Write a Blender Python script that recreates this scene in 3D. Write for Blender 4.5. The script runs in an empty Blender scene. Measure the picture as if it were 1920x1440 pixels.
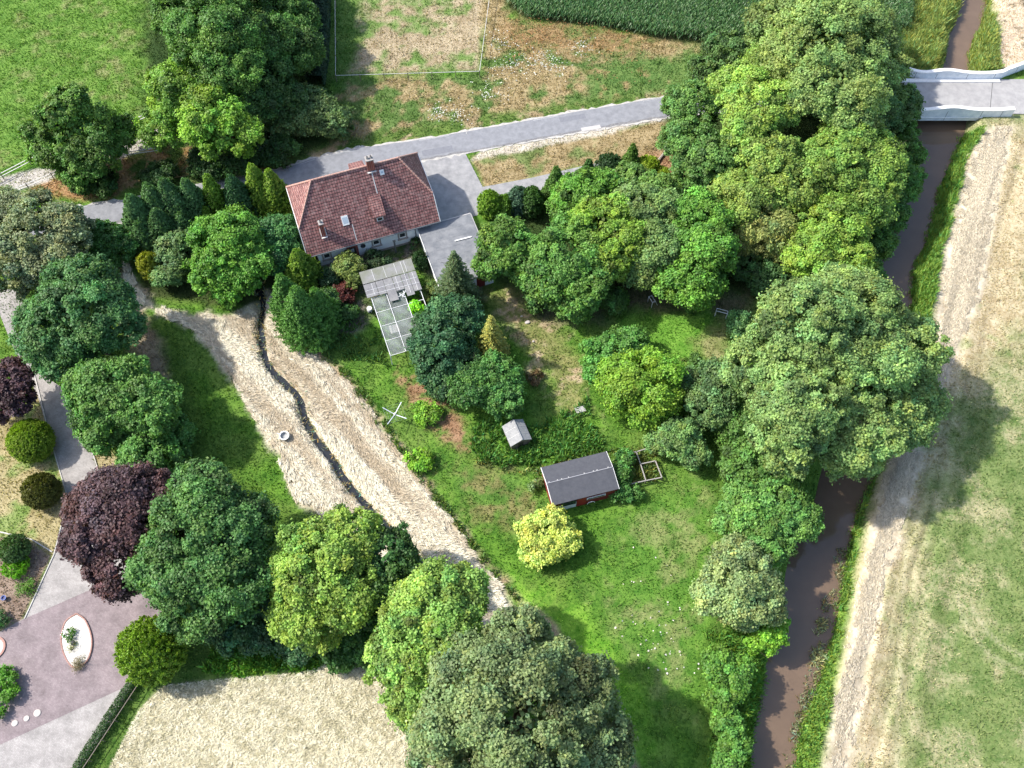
import bpy, math, random
import numpy as np
R = math.radians
PI = math.pi
rng = np.random.default_rng(7)
random.seed(7)
scene = bpy.context.scene
# ---------------------------------------------------------------- camera, sky, sun, exposure
CAM_H, FPX, PITCH = 95.0, 1805.0, 61.3
cd = bpy.data.cameras.new('camera')
cam = bpy.data.objects.new('camera', cd)
scene.collection.objects.link(cam)
cam.location = (0, 0, CAM_H)
cam.rotation_euler = (R(90 - PITCH), 0, 0)
cd.sensor_width = 36.0
cd.sensor_fit = 'HORIZONTAL'
cd.lens = 36.0 * FPX / 1920.0
cd.clip_start = 1.0
cd.clip_end = 8000.0
scene.camera = cam
SUN_EL, SUN_TRAVEL = 46.0, -11.0         # degrees; direction the shadows fall, from +X
sdx, sdy = math.cos(R(SUN_TRAVEL)), math.sin(R(SUN_TRAVEL))
world = bpy.data.worlds.new('World')
scene.world = world
world.use_nodes = True
wn = world.node_tree
bg = wn.nodes['Background']
sky = wn.nodes.new('ShaderNodeTexSky')
sky.sky_type = 'NISHITA'
sky.sun_disc = False
sky.sun_elevation = R(SUN_EL)
sky.sun_rotation = math.atan2(-sdx, -sdy)
sky.air_density = 1.0
sky.dust_density = 2.0
wn.links.new(sky.outputs[0], bg.inputs[0])
bg.inputs[1].default_value = 0.15
sl = bpy.data.lights.new('sun', 'SUN')
sl.energy = 3.4
sl.angle = R(1.2)
sl.color = (1.0, 0.95, 0.87)
so = bpy.data.objects.new('sun', sl)
scene.collection.objects.link(so)
ce, se = math.cos(R(SUN_EL)), math.sin(R(SUN_EL))
tv = (sdx * ce, sdy * ce, -se)            # light travel
from mathutils import Vector, Matrix
so.rotation_euler = Vector(tv).to_track_quat('-Z', 'Y').to_euler()
scene.view_settings.view_transform = 'Standard'
scene.view_settings.look = 'None'
scene.view_settings.gamma = 1.0
scene.view_settings.exposure = 1.0
scene.cycles.max_bounces = 6
scene.cycles.transparent_max_bounces = 4

# ---------------------------------------------------------------- survey: a point of the picture to a point of the place
_p = R(PITCH)
def at(x, y, z=0.0):
    u, v = (x - 960.0) / FPX, (y - 720.0) / FPX
    dx, dy, dz = u, math.cos(_p) - v * math.sin(_p), -math.sin(_p) - v * math.cos(_p)
    t = (z - CAM_H) / dz
    return (dx * t, dy * t)
def pxm(y, z=0.0):                        # metres -> pixels of the 1920 photo, across, at that row and height
    v = (y - 720.0) / FPX
    return FPX * (math.sin(_p) + v * math.cos(_p)) / (CAM_H - z)
def W(pts, z=0.0):
    return np.array([at(x, y, z) for x, y in pts])

# ---------------------------------------------------------------- numpy noise and polygons
def _h(ix, iy, s):
    n = (ix.astype(np.int64) * 374761393 + iy.astype(np.int64) * 668265263 + s * 974634777) & 0xFFFFFFFF
    n = ((n ^ (n >> 13)) * 1274126177) & 0xFFFFFFFF
    n = (n ^ (n >> 16)) & 0xFFFF
    return n / 65535.0
def vn(x, y, s=0):
    ix, iy = np.floor(x), np.floor(y)
    fx, fy = x - ix, y - iy
    fx = fx * fx * (3 - 2 * fx); fy = fy * fy * (3 - 2 * fy)
    a = _h(ix, iy, s); b = _h(ix + 1, iy, s); c = _h(ix, iy + 1, s); d = _h(ix + 1, iy + 1, s)
    return (a * (1 - fx) + b * fx) * (1 - fy) + (c * (1 - fx) + d * fx) * fy
def fbm(x, y, s=0, o=4):
    r = 0; a = 0.5; t = 0
    for i in range(o):
        r = r + a * vn(x, y, s + i * 17); t += a; a *= 0.5; x = x * 2.03 + 5.1; y = y * 2.03 + 3.7
    return r / t
def sdf(X, Y, poly):                      # negative inside
    d = np.full(X.shape, 1e9); ins = np.zeros(X.shape, bool)
    n = len(poly)
    for i in range(n):
        ax, ay = poly[i]; bx, by = poly[(i + 1) % n]
        ex, ey = bx - ax, by - ay
        L = ex * ex + ey * ey + 1e-12
        t = np.clip(((X - ax) * ex + (Y - ay) * ey) / L, 0, 1)
        d = np.minimum(d, (X - ax - t * ex) ** 2 + (Y - ay - t * ey) ** 2)
        if ay != by:
            c = ((ay > Y) != (by > Y)) & (X < (bx - ax) * (Y - ay) / (by - ay) + ax)
            ins ^= c
    d = np.sqrt(d)
    return np.where(ins, -d, d)
def line_d(X, Y, pts):                    # distance to a polyline and direction angle of the nearest segment
    d = np.full(X.shape, 1e9); ang = np.zeros(X.shape)
    for i in range(len(pts) - 1):
        ax, ay = pts[i]; bx, by = pts[i + 1]
        ex, ey = bx - ax, by - ay
        t = np.clip(((X - ax) * ex + (Y - ay) * ey) / (ex * ex + ey * ey), 0, 1)
        q = np.sqrt((X - ax - t * ex) ** 2 + (Y - ay - t * ey) ** 2)
        m = q < d
        d = np.where(m, q, d); ang = np.where(m, math.atan2(ey, ex), ang)
    return d, ang
def smooth(a, b, x):
    t = np.clip((x - a) / (b - a), 0, 1)
    return t * t * (3 - 2 * t)
def in_poly(poly, n, rg=rng, pad=0.0):
    lo, hi = poly.min(0) - pad, poly.max(0) + pad
    out = np.zeros((0, 2))
    while len(out) < n:
        q = rg.uniform(lo, hi, (max(n, 100) * 2, 2))
        out = np.vstack([out, q[sdf(q[:, 0], q[:, 1], poly) < pad]])
    return out[:n]

# ---------------------------------------------------------------- materials
MATS = {}
def mat(name, col=(.5, .5, .5), rough=.8, spec=.3, metal=0.0, noise=None, bump=None, emis=None):
    """principled with optional colour noise (scale, second colour[, detail]) and bump (scale, strength)"""
    if name in MATS: return MATS[name]
    m = bpy.data.materials.new(name); m.use_nodes = True
    nt = m.node_tree; b = nt.nodes['Principled BSDF']
    b.inputs['Base Color'].default_value = (*col, 1)
    b.inputs['Roughness'].default_value = rough
    b.inputs['Specular IOR Level'].default_value = spec
    b.inputs['Metallic'].default_value = metal
    tc = nt.nodes.new('ShaderNodeTexCoord')
    if noise:
        n = nt.nodes.new('ShaderNodeTexNoise'); n.inputs['Scale'].default_value = noise[0]
        n.inputs['Detail'].default_value = 6; n.inputs['Roughness'].default_value = .65
        nt.links.new(tc.outputs['Object'], n.inputs['Vector'])
        r = nt.nodes.new('ShaderNodeMapRange'); r.inputs[1].default_value = .35; r.inputs[2].default_value = .65
        nt.links.new(n.outputs[0], r.inputs[0])
        x = nt.nodes.new('ShaderNodeMix'); x.data_type = 'RGBA'
        x.inputs[6].default_value = (*col, 1); x.inputs[7].default_value = (*noise[1], 1)
        nt.links.new(r.outputs[0], x.inputs[0]); nt.links.new(x.outputs[2], b.inputs['Base Color'])
    if bump:
        n = nt.nodes.new('ShaderNodeTexNoise'); n.inputs['Scale'].default_value = bump[0]; n.inputs['Detail'].default_value = 5
        nt.links.new(tc.outputs['Object'], n.inputs['Vector'])
        q = nt.nodes.new('ShaderNodeBump'); q.inputs['Strength'].default_value = bump[1]; q.inputs['Distance'].default_value = .05
        nt.links.new(n.outputs[0], q.inputs['Height']); nt.links.new(q.outputs[0], b.inputs['Normal'])
    MATS[name] = m
    return m
def leaf_material(name, trans=.3, rough=.55, spec=.35):
    m = bpy.data.materials.new(name); m.use_nodes = True
    nt = m.node_tree; b = nt.nodes['Principled BSDF']; out = nt.nodes['Material Output']
    a = nt.nodes.new('ShaderNodeAttribute'); a.attribute_name = 'tint'
    nt.links.new(a.outputs['Color'], b.inputs['Base Color'])
    b.inputs['Roughness'].default_value = rough; b.inputs['Specular IOR Level'].default_value = spec
    t = nt.nodes.new('ShaderNodeBsdfTranslucent')
    mul = nt.nodes.new('ShaderNodeMix'); mul.data_type = 'RGBA'; mul.blend_type = 'MULTIPLY'; mul.inputs[0].default_value = 1
    mul.inputs[7].default_value = (1.2, 1.3, .6, 1)
    nt.links.new(a.outputs['Color'], mul.inputs[6]); nt.links.new(mul.outputs[2], t.inputs['Color'])
    mx = nt.nodes.new('ShaderNodeMixShader'); mx.inputs[0].default_value = trans
    nt.links.new(b.outputs[0], mx.inputs[1]); nt.links.new(t.outputs[0], mx.inputs[2]); nt.links.new(mx.outputs[0], out.inputs[0])
    return m
M_LEAF = leaf_material('leaf')
M_BLADE = leaf_material('grass_blade', .25, .7, .15)
M_STRAW = leaf_material('straw', .12, .75, .2)
M_BARK = mat('bark', (.09, .07, .05), .9, .2, noise=(6, (.16, .13, .1)), bump=(12, .6))

def ground_material():
    m = bpy.data.materials.new('ground'); m.use_nodes = True
    nt = m.node_tree; b = nt.nodes['Principled BSDF']
    A = nt.nodes.new('ShaderNodeAttribute'); A.attribute_name = 'dark_tone'
    B = nt.nodes.new('ShaderNodeAttribute'); B.attribute_name = 'pale_tone'
    tc = nt.nodes.new('ShaderNodeTexCoord')
    def noise(sc, det, rg):
        n = nt.nodes.new('ShaderNodeTexNoise'); n.inputs['Scale'].default_value = sc
        n.inputs['Detail'].default_value = det; n.inputs['Roughness'].default_value = rg
        nt.links.new(tc.outputs['Object'], n.inputs['Vector']); return n
    n1 = noise(2.4, 9, .82); n2 = noise(.5, 4, .6)
    s = nt.nodes.new('ShaderNodeMath'); s.operation = 'MULTIPLY_ADD'; s.inputs[1].default_value = .45
    nt.links.new(n2.outputs[0], s.inputs[0]); 
    h = nt.nodes.new('ShaderNodeMath'); h.operation = 'MULTIPLY'; h.inputs[1].default_value = .75
    nt.links.new(n1.outputs[0], h.inputs[0]); nt.links.new(h.outputs[0], s.inputs[2])
    r = nt.nodes.new('ShaderNodeMapRange'); r.inputs[1].default_value = .50; r.inputs[2].default_value = .69
    nt.links.new(s.outputs[0], r.inputs[0])
    x = nt.nodes.new('ShaderNodeMix'); x.data_type = 'RGBA'
    nt.links.new(r.outputs[0], x.inputs[0]); nt.links.new(A.outputs['Color'], x.inputs[6]); nt.links.new(B.outputs['Color'], x.inputs[7])
    nt.links.new(x.outputs[2], b.inputs['Base Color'])
    b.inputs['Roughness'].default_value = .95; b.inputs['Specular IOR Level'].default_value = .1
    q = nt.nodes.new('ShaderNodeBump'); q.inputs['Strength'].default_value = .8; q.inputs['Distance'].default_value = .12
    nt.links.new(n1.outputs[0], q.inputs['Height']); nt.links.new(q.outputs[0], b.inputs['Normal'])
    return m

# ---------------------------------------------------------------- object helpers
col = scene.collection
def tag(o, label=None, cat=None, group=None, kind=None):
    if label: o['label'] = label
    if cat: o['category'] = cat
    if group: o['group'] = group
    if kind: o['kind'] = kind
    return o
def empty(name, loc, rz=0.0, label=None, cat=None, group=None):
    o = bpy.data.objects.new(name, None); col.objects.link(o)
    o.location = loc; o.rotation_euler = (0, 0, rz); o.empty_display_size = .5
    return tag(o, label, cat, group)
def link(name, me, m, parent=None):
    o = bpy.data.objects.new(name, me); col.objects.link(o)
    for q in (m if isinstance(m, (list, tuple)) else [m]): me.materials.append(q)
    if parent: o.parent = parent
    return o
def np_mesh(name, V, nper, tint=None):
    """V (n*nper,3): n separate polygons with nper corners"""
    V = np.ascontiguousarray(V, np.float32); nv = len(V); nf = nv // nper
    me = bpy.data.meshes.new(name)
    me.vertices.add(nv); me.vertices.foreach_set('co', V.ravel())
    me.loops.add(nv); me.loops.foreach_set('vertex_index', np.arange(nv, dtype=np.int32))
    me.polygons.add(nf); me.polygons.foreach_set('loop_start', np.arange(0, nv, nper, dtype=np.int32))
    if tint is not None:
        a = me.color_attributes.new('tint', 'FLOAT_COLOR', 'POINT')
        c = np.ones((nv, 4), np.float32); c[:, :3] = np.repeat(tint, nper, 0)
        a.data.foreach_set('color', c.ravel())
    me.update(calc_edges=True)
    return me
class MB:
    def __init__(s): s.v = []; s.f = []; s.mi = []
    def add(s, vs, fs, mi=0):
        b = len(s.v); s.v += [tuple(map(float, p)) for p in vs]; s.f += [tuple(b + i for i in f) for f in fs]; s.mi += [mi] * len(fs); return s
    def box(s, x0, x1, y0, y1, z0, z1, mi=0):
        return s.add([(x0,y0,z0),(x1,y0,z0),(x1,y1,z0),(x0,y1,z0),(x0,y0,z1),(x1,y0,z1),(x1,y1,z1),(x0,y1,z1)],
                     [(0,3,2,1),(4,5,6,7),(0,1,5,4),(1,2,6,5),(2,3,7,6),(3,0,4,7)], mi)
    def prism(s, poly, z0, z1, mi=0):      # poly counter-clockwise [(x,y)]
        n = len(poly)
        return s.add([(x, y, z0) for x, y in poly] + [(x, y, z1) for x, y in poly],
                     [tuple(range(n - 1, -1, -1)), tuple(range(n, 2 * n))] + [(i, (i + 1) % n, n + (i + 1) % n, n + i) for i in range(n)], mi)
    def bar(s, a, b, w, h=None, mi=0, up=(0, 0, 1)):
        h = h or w; a = Vector(a); b = Vector(b); d = (b - a).normalized(); u = Vector(up)
        if abs(d.dot(u)) > .98: u = Vector((1, 0, 0))
        x = d.cross(u).normalized() * w / 2; y = x.cross(d).normalized() * h / 2
        vs = [a - x - y, a + x - y, a + x + y, a - x + y, b - x - y, b + x - y, b + x + y, b - x + y]
        return s.add(vs, [(0,1,2,3),(7,6,5,4),(0,4,5,1),(1,5,6,2),(2,6,7,3),(3,7,4,0)], mi)
    def tube(s, pts, rad, n=8, mi=0, cap=True):
        rings = []
        for i, p in enumerate(pts):
            p = Vector(p); a = Vector(pts[max(i - 1, 0)]); b = Vector(pts[min(i + 1, len(pts) - 1)])
            d = (b - a).normalized(); u = Vector((0, 0, 1)) if abs(d.z) < .9 else Vector((1, 0, 0))
            x = d.cross(u).normalized(); y = x.cross(d)
            r = rad[i] if isinstance(rad, (list, tuple)) else rad
            rings.append([p + (x * math.cos(2 * PI * k / n) + y * math.sin(2 * PI * k / n)) * r for k in range(n)])
        vs = [q for r_ in rings for q in r_]; fs = []
        for i in range(len(pts) - 1):
            for k in range(n): fs.append((i * n + k, i * n + (k + 1) % n, (i + 1) * n + (k + 1) % n, (i + 1) * n + k))
        if cap: fs += [tuple(range(n)), tuple(range(len(vs) - 1, len(vs) - n - 1, -1))]
        return s.add(vs, fs, mi)
    def lathe(s, c, prof, n=16, mi=0, cap=True):    # prof [(r,z)]
        vs = []; fs = []
        for r_, z in prof:
            vs += [(c[0] + r_ * math.cos(2 * PI * k / n), c[1] + r_ * math.sin(2 * PI * k / n), c[2] + z) for k in range(n)]
        for i in range(len(prof) - 1):
            for k in range(n): fs.append((i * n + k, i * n + (k + 1) % n, (i + 1) * n + (k + 1) % n, (i + 1) * n + k))
        if cap: fs += [tuple(range(n - 1, -1, -1)), tuple(range(len(vs) - n, len(vs)))]
        return s.add(vs, fs, mi)
    def build(s, name, m, parent=None, smooth_=False):
        me = bpy.data.meshes.new(name); me.from_pydata(s.v, [], s.f)
        o = link(name, me, m, parent)
        if any(s.mi): me.polygons.foreach_set('material_index', s.mi)
        if smooth_: me.polygons.foreach_set('use_smooth', [True] * len(s.f))
        me.update(); return o
def strip(name, pts, w0, w1, z, m, wob=0.0):       # ribbon along world polyline, w0/w1 offsets left/right (scalars)
    P = [Vector((x, y, 0)) for x, y in pts]; vs = []; fs = []
    for i, p in enumerate(P):
        d = (P[min(i + 1, len(P) - 1)] - P[max(i - 1, 0)]).normalized(); n = Vector((-d.y, d.x, 0))
        vs += [p + n * (w0 + random.gauss(0, wob)) + Vector((0, 0, z)), p + n * (w1 + random.gauss(0, wob)) + Vector((0, 0, z))]
        if i: fs.append((2 * i - 1, 2 * i - 2, 2 * i, 2 * i + 1) if w0 > w1 else (2 * i - 2, 2 * i - 1, 2 * i + 1, 2 * i))
    return MB().add(vs, fs)
def resample(pts, step=1.0):
    pts = [np.array(p, float) for p in pts]; n = len(pts); out = []
    for i in range(n - 1):
        p0 = pts[max(i - 1, 0)]; p1 = pts[i]; p2 = pts[i + 1]; p3 = pts[min(i + 2, n - 1)]
        k = max(2, int(np.hypot(*(p2 - p1)) / step))
        for j in range(k):
            t = j / k
            out.append(.5 * ((2 * p1) + (-p0 + p2) * t + (2 * p0 - 5 * p1 + 4 * p2 - p3) * t * t + (-p0 + 3 * p1 - 3 * p2 + p3) * t ** 3))
    out.append(pts[-1])
    return [tuple(p) for p in out]
# ================================================================ THE GROUND
ZW = -1.8
RIV_L = [(1835,-420),(1822,-150),(1810,0),(1788,60),(1775,128),(1735,190),(1724,240),(1728,280),(1712,330),(1700,380),(1680,430),(1660,480),(1645,540),(1620,620),(1590,760),(1560,850),(1545,900),(1530,960),(1490,1040),(1475,1130),(1460,1200),(1440,1270),(1425,1350),(1415,1440),(1405,1560),(1395,1900)]
RIV_R = [(1858,-420),(1850,-150),(1845,0),(1843,25),(1815,80),(1812,128),(1806,190),(1803,240),(1785,290),(1765,330),(1745,400),(1735,440),(1708,500),(1703,560),(1690,640),(1670,760),(1640,870),(1605,950),(1585,1020),(1572,1100),(1555,1180),(1530,1270),(1500,1340),(1480,1440),(1465,1560),(1450,1900)]
river_poly = np.array(resample(W(RIV_L, ZW), 1.5) + resample(W(RIV_R, ZW), 1.5)[::-1])
DITCH = W([(470,520),(493,562),(490,600),(492,645),(503,685),(530,715),(560,745),(572,785),(592,822),(625,865),(650,905),(690,950),(740,1005),(785,1050),(815,1080),(860,1150)], -.45)
ditch_line = resample(DITCH, .8)
ROAD = resample(W([(-400,520),(-100,448),(60,424),(165,405),(245,393),(400,360),(523,338),(640,304),(790,281),(870,267),(940,255),(1073,230),(1170,214),(1260,199),(1400,186),(1550,180),(1700,178),(1920,179),(2150,184),(2600,200)]), 1.5)
def flow(X, Y):
    return line_d(X, Y, W([(245,480),(250,545),(300,590),(380,615),(440,690),(500,760),(560,840),(620,920),(690,985),(780,1060),(900,1130)]))[1]
def height(X, Y):
    s = sdf(X, Y, river_poly)
    z = np.where(s < 0, -2.4, -2.4 + 2.4 * smooth(-.35, 2.3, s))
    d, _ = line_d(X, Y, ditch_line)
    z = z - .8 * (1 - smooth(.1, .55 + .9 * vn(X * .9, Y * .9, 13), d))
    return z
# regions: polygon (photo pixels), edge softness, edge wobble, dark tone, pale tone, patch noise (scale, threshold lo, hi, third tone)
C = np.array
GR_D, GR_P = (.035, .105, .012), (.125, .25, .032)
REG = []
def reg(pts, soft, wob, A, B, patch=None): REG.append((W(pts), soft, wob, C(A), C(B), patch))
tan_ = ((.30, .22, .12), (.47, .38, .24))
reg([(-600,-400),(330,-400),(320,60),(300,140),(280,220),(100,290),(-100,345),(-700,420)], 1.5, 2, (.06,.145,.022), (.165,.28,.055), (.5,.48,.74,(.13,.17,.05),(.26,.28,.12)))
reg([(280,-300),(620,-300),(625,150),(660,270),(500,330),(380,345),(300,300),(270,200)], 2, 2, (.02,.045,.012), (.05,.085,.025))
reg([(70,340),(150,300),(230,290),(350,285),(385,310),(330,335),(230,365),(140,380),(20,362)], 1.0, 1.6, (.24,.13,.06), (.42,.27,.14), (.5,.45,.6,(.05,.10,.02),(.10,.16,.04)))
reg([(340,300),(520,300),(640,255),(650,285),(523,322),(330,368)], 1.0, 1.2, (.04,.09,.02), (.12,.17,.05), (.6,.5,.65,(.2,.13,.07),(.26,.19,.1)))
reg([(632,-300),(918,-300),(912,0),(898,132),(632,140)], .6, .6, (.27,.21,.13), (.44,.37,.25), (.3,.50,.68,(.10,.18,.04),(.18,.26,.08)))
reg([(590,-300),(690,-300),(682,80),(650,150),(600,160)], 1.2, 1.5, (.05,.12,.02), (.13,.21,.05))
reg([(632,142),(898,135),(915,-100),(960,30),(1100,50),(1330,88),(1345,165),(1240,182),(900,228),(655,285)], 1.2, 1.5, (.20,.15,.07), (.40,.32,.18), (.3,.46,.6,(.06,.12,.025),(.13,.2,.06)))
reg([(940,30),(1110,48),(1240,70),(1180,100),(940,90)], 1.6, 2, (.17,.12,.05), (.36,.25,.13), (.5,.45,.65,(.08,.12,.03),(.18,.2,.07)))
reg([(1100,120),(1345,90),(1345,170),(1240,182),(1100,200)], 1.6, 2, (.06,.13,.03), (.14,.21,.06), (.5,.55,.7,(.22,.16,.07),(.34,.27,.14)))
reg([(935,-400),(950,10),(985,36),(1110,48),(1230,72),(1330,82),(1500,75),(1700,60),(1735,-400)], .5, .5, (.03,.06,.015), (.09,.09,.04))
reg([(650,262),(900,215),(1070,195),(1345,160),(1345,180),(1070,215),(900,238),(650,288),(523,324),(523,312)], .8, .8, (.05,.11,.02), (.14,.2,.05), (.4,.5,.62,(.24,.18,.1),(.4,.32,.2)))
reg([(884,292),(1090,258),(1250,222),(1250,296),(1100,312),(925,350),(906,352)], .5, .5, (.20,.15,.07), (.38,.30,.17), (.35,.5,.68,(.10,.14,.04),(.18,.22,.08)))
reg([(900,282),(1090,246),(1250,214),(1250,224),(1090,262),(884,300)], .3, .4, (.38,.34,.28), (.55,.5,.42))
# right of the corn, beyond the bridge
reg([(1735,-400),(1700,60),(1690,130),(1775,128),(1800,30),(1830,-400)], .8, .6, (.17,.24,.05), (.38,.42,.14))
reg([(1850,-400),(1845,30),(1812,128),(1880,128),(1870,40),(1885,-400)], .6, .6, (.14,.22,.05), (.34,.38,.12))
reg([(1885,-400),(1868,0),(1875,60),(1865,128),(2300,128),(2300,-400)], .8, .8, (.42,.33,.24), (.62,.52,.40), (.5,.6,.7,(.2,.16,.1),(.3,.25,.17)))
# the field right of the river
reg([(1640,205),(2600,205),(3200,1900),(1500,1900),(1520,1440),(1620,900),(1745,600),(1780,400),(1830,250)], .6, .6, (.10,.165,.045), (.38,.35,.20), (.22,.42,.58,(.085,.145,.038),(.21,.255,.095)))
reg([(1800,240),(1990,240),(1960,440),(1935,600),(1880,680),(1790,740),(1735,900),(1700,1000),(1690,1120),(1670,1440),(1640,1700),(1560,1700),(1560,1440),(1605,1100),(1660,880),(1740,660)], 3.5, 2.5, (.33,.26,.15), (.52,.45,.30), (.35,.58,.75,(.16,.2,.07),(.3,.33,.14)))
reg([(1830,238),(1900,238),(1868,400),(1842,560),(1800,650),(1762,740),(1718,900),(1670,1060),(1640,1180),(1620,1300),(1595,1440),(1570,1700),(1500,1700),(1545,1440),(1585,1250),(1610,1100),(1640,960),(1670,860),(1745,640),(1760,470),(1790,330)], .9, .8, (.40,.33,.23), (.60,.53,.41))
reg([(1803,232),(1850,236),(1815,290),(1795,380),(1768,470),(1752,560),(1745,640),(1700,800),(1655,880),(1625,960),(1608,1080),(1585,1200),(1560,1310),(1535,1440),(1515,1700),(1440,1700),(1470,1440),(1520,1270),(1550,1150),(1590,980),(1640,860),(1700,560),(1730,440),(1780,290)], .5, .5, (.06,.15,.02), (.18,.29,.05))
# left field / paddock track
reg([(-400,440),(-100,360),(60,318),(200,285),(245,262),(300,235),(300,262),(255,290),(120,330),(30,362),(-120,405),(-400,500)], .35, .5, (.30,.28,.25), (.50,.47,.43))
# undergrowth below the house-side conifers and grove
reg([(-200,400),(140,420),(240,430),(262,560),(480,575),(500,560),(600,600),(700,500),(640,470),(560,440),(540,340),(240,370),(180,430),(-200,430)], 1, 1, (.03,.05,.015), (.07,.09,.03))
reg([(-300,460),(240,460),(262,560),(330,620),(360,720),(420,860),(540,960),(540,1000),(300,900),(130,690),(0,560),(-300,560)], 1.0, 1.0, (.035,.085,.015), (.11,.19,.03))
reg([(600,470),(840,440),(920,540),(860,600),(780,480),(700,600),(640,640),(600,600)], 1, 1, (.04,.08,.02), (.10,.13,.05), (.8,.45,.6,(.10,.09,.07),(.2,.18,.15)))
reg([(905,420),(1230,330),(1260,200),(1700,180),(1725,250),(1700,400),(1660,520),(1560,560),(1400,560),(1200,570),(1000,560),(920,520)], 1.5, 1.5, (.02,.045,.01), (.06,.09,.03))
reg([(1185,300),(1255,280),(1345,380),(1300,380),(1230,350)], .8, .8, (.2,.11,.06), (.35,.22,.13))
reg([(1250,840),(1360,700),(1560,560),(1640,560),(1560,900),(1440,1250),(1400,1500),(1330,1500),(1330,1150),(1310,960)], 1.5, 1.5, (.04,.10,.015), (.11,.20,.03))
# lawn patches
reg([(910,540),(1010,560),(1060,640),(1090,700),(1120,780),(1040,770),(1000,660),(930,590)], 1.6, 2.2, (.11,.15,.035), (.26,.25,.10), (.7,.5,.62,(.35,.25,.15),(.5,.4,.28)))
reg([(770,700),(830,730),(880,800),(880,850),(840,830),(790,770),(750,720)], .8, 1.6, (.20,.11,.06), (.36,.23,.14), (.8,.5,.6,(.08,.14,.03),(.12,.2,.04)))
reg([(800,850),(960,880),(1020,960),(980,1000),(860,960)], 1.6, 2.4, (.10,.12,.035), (.24,.22,.09), (.6,.42,.6,(.05,.12,.02),(.12,.22,.04)))
reg([(1180,960),(1300,900),(1350,1000),(1330,1300),(1260,1330),(1150,1250),(1120,1130)], 3, 3, (.09,.155,.035), (.235,.27,.10), (.5,.38,.54,(.05,.14,.018),(.13,.25,.04)))
reg([(980,560),(1220,540),(1420,540),(1400,600),(1180,600),(1010,600)], 1.5, 1.5, (.05,.08,.03), (.16,.14,.08))
reg([(1150,590),(1330,580),(1360,640),(1300,700),(1180,640)], 1.5, 1.5, (.07,.19,.02), (.17,.33,.05))
reg([(1300,640),(1360,600),(1380,700),(1340,720)], 1, 1.2, (.14,.17,.05), (.27,.27,.12))
reg([(900,1080),(1000,1100),(1120,1180),(1200,1300),(1220,1440),(1300,1700),(1180,1700),(1080,1300),(960,1150)], 1.5, 2, (.085,.235,.018), (.23,.41,.05))
# left garden
reg([(-500,770),(40,780),(70,705),(100,830),(130,930),(100,1045),(50,1010),(-500,1000)], .25, .25, (.25,.21,.10), (.42,.36,.20), (.35,.5,.62,(.14,.22,.05),(.27,.32,.12)))
reg([(150,790),(215,850),(260,920),(190,905)], .4, .4, (.27,.22,.11), (.4,.34,.2))
reg([(-500,1000),(50,1008),(96,1042),(40,1165),(-20,1195),(-500,1280)], .25, .2, (.17,.12,.09), (.31,.24,.19))
reg([(220,500),(262,560),(300,640),(330,760),(300,780),(250,660),(225,560)], .8, .8, (.16,.12,.08), (.3,.25,.17))
# hay along the ditch
HAY = [(235,480),(262,545),(300,575),(360,588),(420,590),(480,575),(500,548),(520,575),(545,625),(590,655),(650,710),(720,795),(780,885),(850,975),(910,1060),(965,1130),(1010,1190),(900,1220),(800,1130),(700,1040),(640,975),(560,955),(520,860),(478,790),(440,720),(400,660),(362,618),(300,598),(255,570),(232,530)]
reg(HAY, .5, .9, (.42,.35,.25), (.62,.56,.44))
reg([(590,655),(650,700),(720,785),(785,880),(850,965),(925,1060),(1010,1160),(1020,1190),(960,1120),(870,1010),(790,905),(700,790),(620,690)], .5, .6, (.30,.21,.13), (.48,.37,.26), (.8,.5,.62,(.08,.14,.03),(.15,.2,.06)))
reg([(1000,1130),(1040,1170),(1200,1440),(1300,1700),(1270,1700),(1160,1440),(1010,1180)], .4, .4, (.25,.2,.12), (.4,.34,.22))
STUB = [(100,1700),(215,1420),(262,1330),(310,1285),(400,1275),(560,1262),(640,1240),(740,1240),(900,1250),(900,1700)]
reg(STUB, .7, 1.2, (.42,.37,.23), (.68,.62,.46), (.5,.60,.78,(.36,.36,.19),(.5,.48,.30)))
reg([(620,1235),(720,1210),(760,1250),(640,1260)], .8, .8, (.2,.16,.11), (.36,.3,.22))
reg([(120,1480),(150,1440),(235,1300),(262,1268),(300,1285),(262,1330),(215,1420),(175,1500)], .3, .3, (.04,.1,.015), (.12,.19,.04))
reg([(350,1190),(520,1190),(640,1230),(560,1260),(400,1276),(310,1285),(290,1270)], .8, 1, (.06,.13,.02), (.16,.24,.05))
def tones(X, Y):
    A = np.empty(X.shape + (3,)); B = np.empty(X.shape + (3,))
    n = fbm(X * .25, Y * .25, 3)[..., None]; t = smooth(.35, .65, n)
    A[:] = C(GR_D) * (1 - t) + C((.055, .12, .02)) * t
    B[:] = C(GR_P) * (1 - t) + C((.15, .24, .045)) * t
    wob = (fbm(X * .45, Y * .45, 11) - .5) * 2 + (fbm(X * 1.9, Y * 1.9, 23, 3) - .5) * .9
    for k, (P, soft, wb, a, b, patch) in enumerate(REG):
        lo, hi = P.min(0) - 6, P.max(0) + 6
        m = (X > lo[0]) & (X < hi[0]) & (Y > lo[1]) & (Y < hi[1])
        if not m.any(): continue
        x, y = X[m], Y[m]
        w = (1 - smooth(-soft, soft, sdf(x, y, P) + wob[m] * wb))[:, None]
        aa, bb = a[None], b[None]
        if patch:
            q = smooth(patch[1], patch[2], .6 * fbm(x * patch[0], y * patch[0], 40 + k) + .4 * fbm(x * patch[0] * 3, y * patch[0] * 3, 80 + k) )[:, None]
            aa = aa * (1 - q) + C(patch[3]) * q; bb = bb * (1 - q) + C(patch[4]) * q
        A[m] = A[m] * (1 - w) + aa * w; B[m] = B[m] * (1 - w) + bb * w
    # streaks of the mower in the field beside the river
    return A, B
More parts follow.
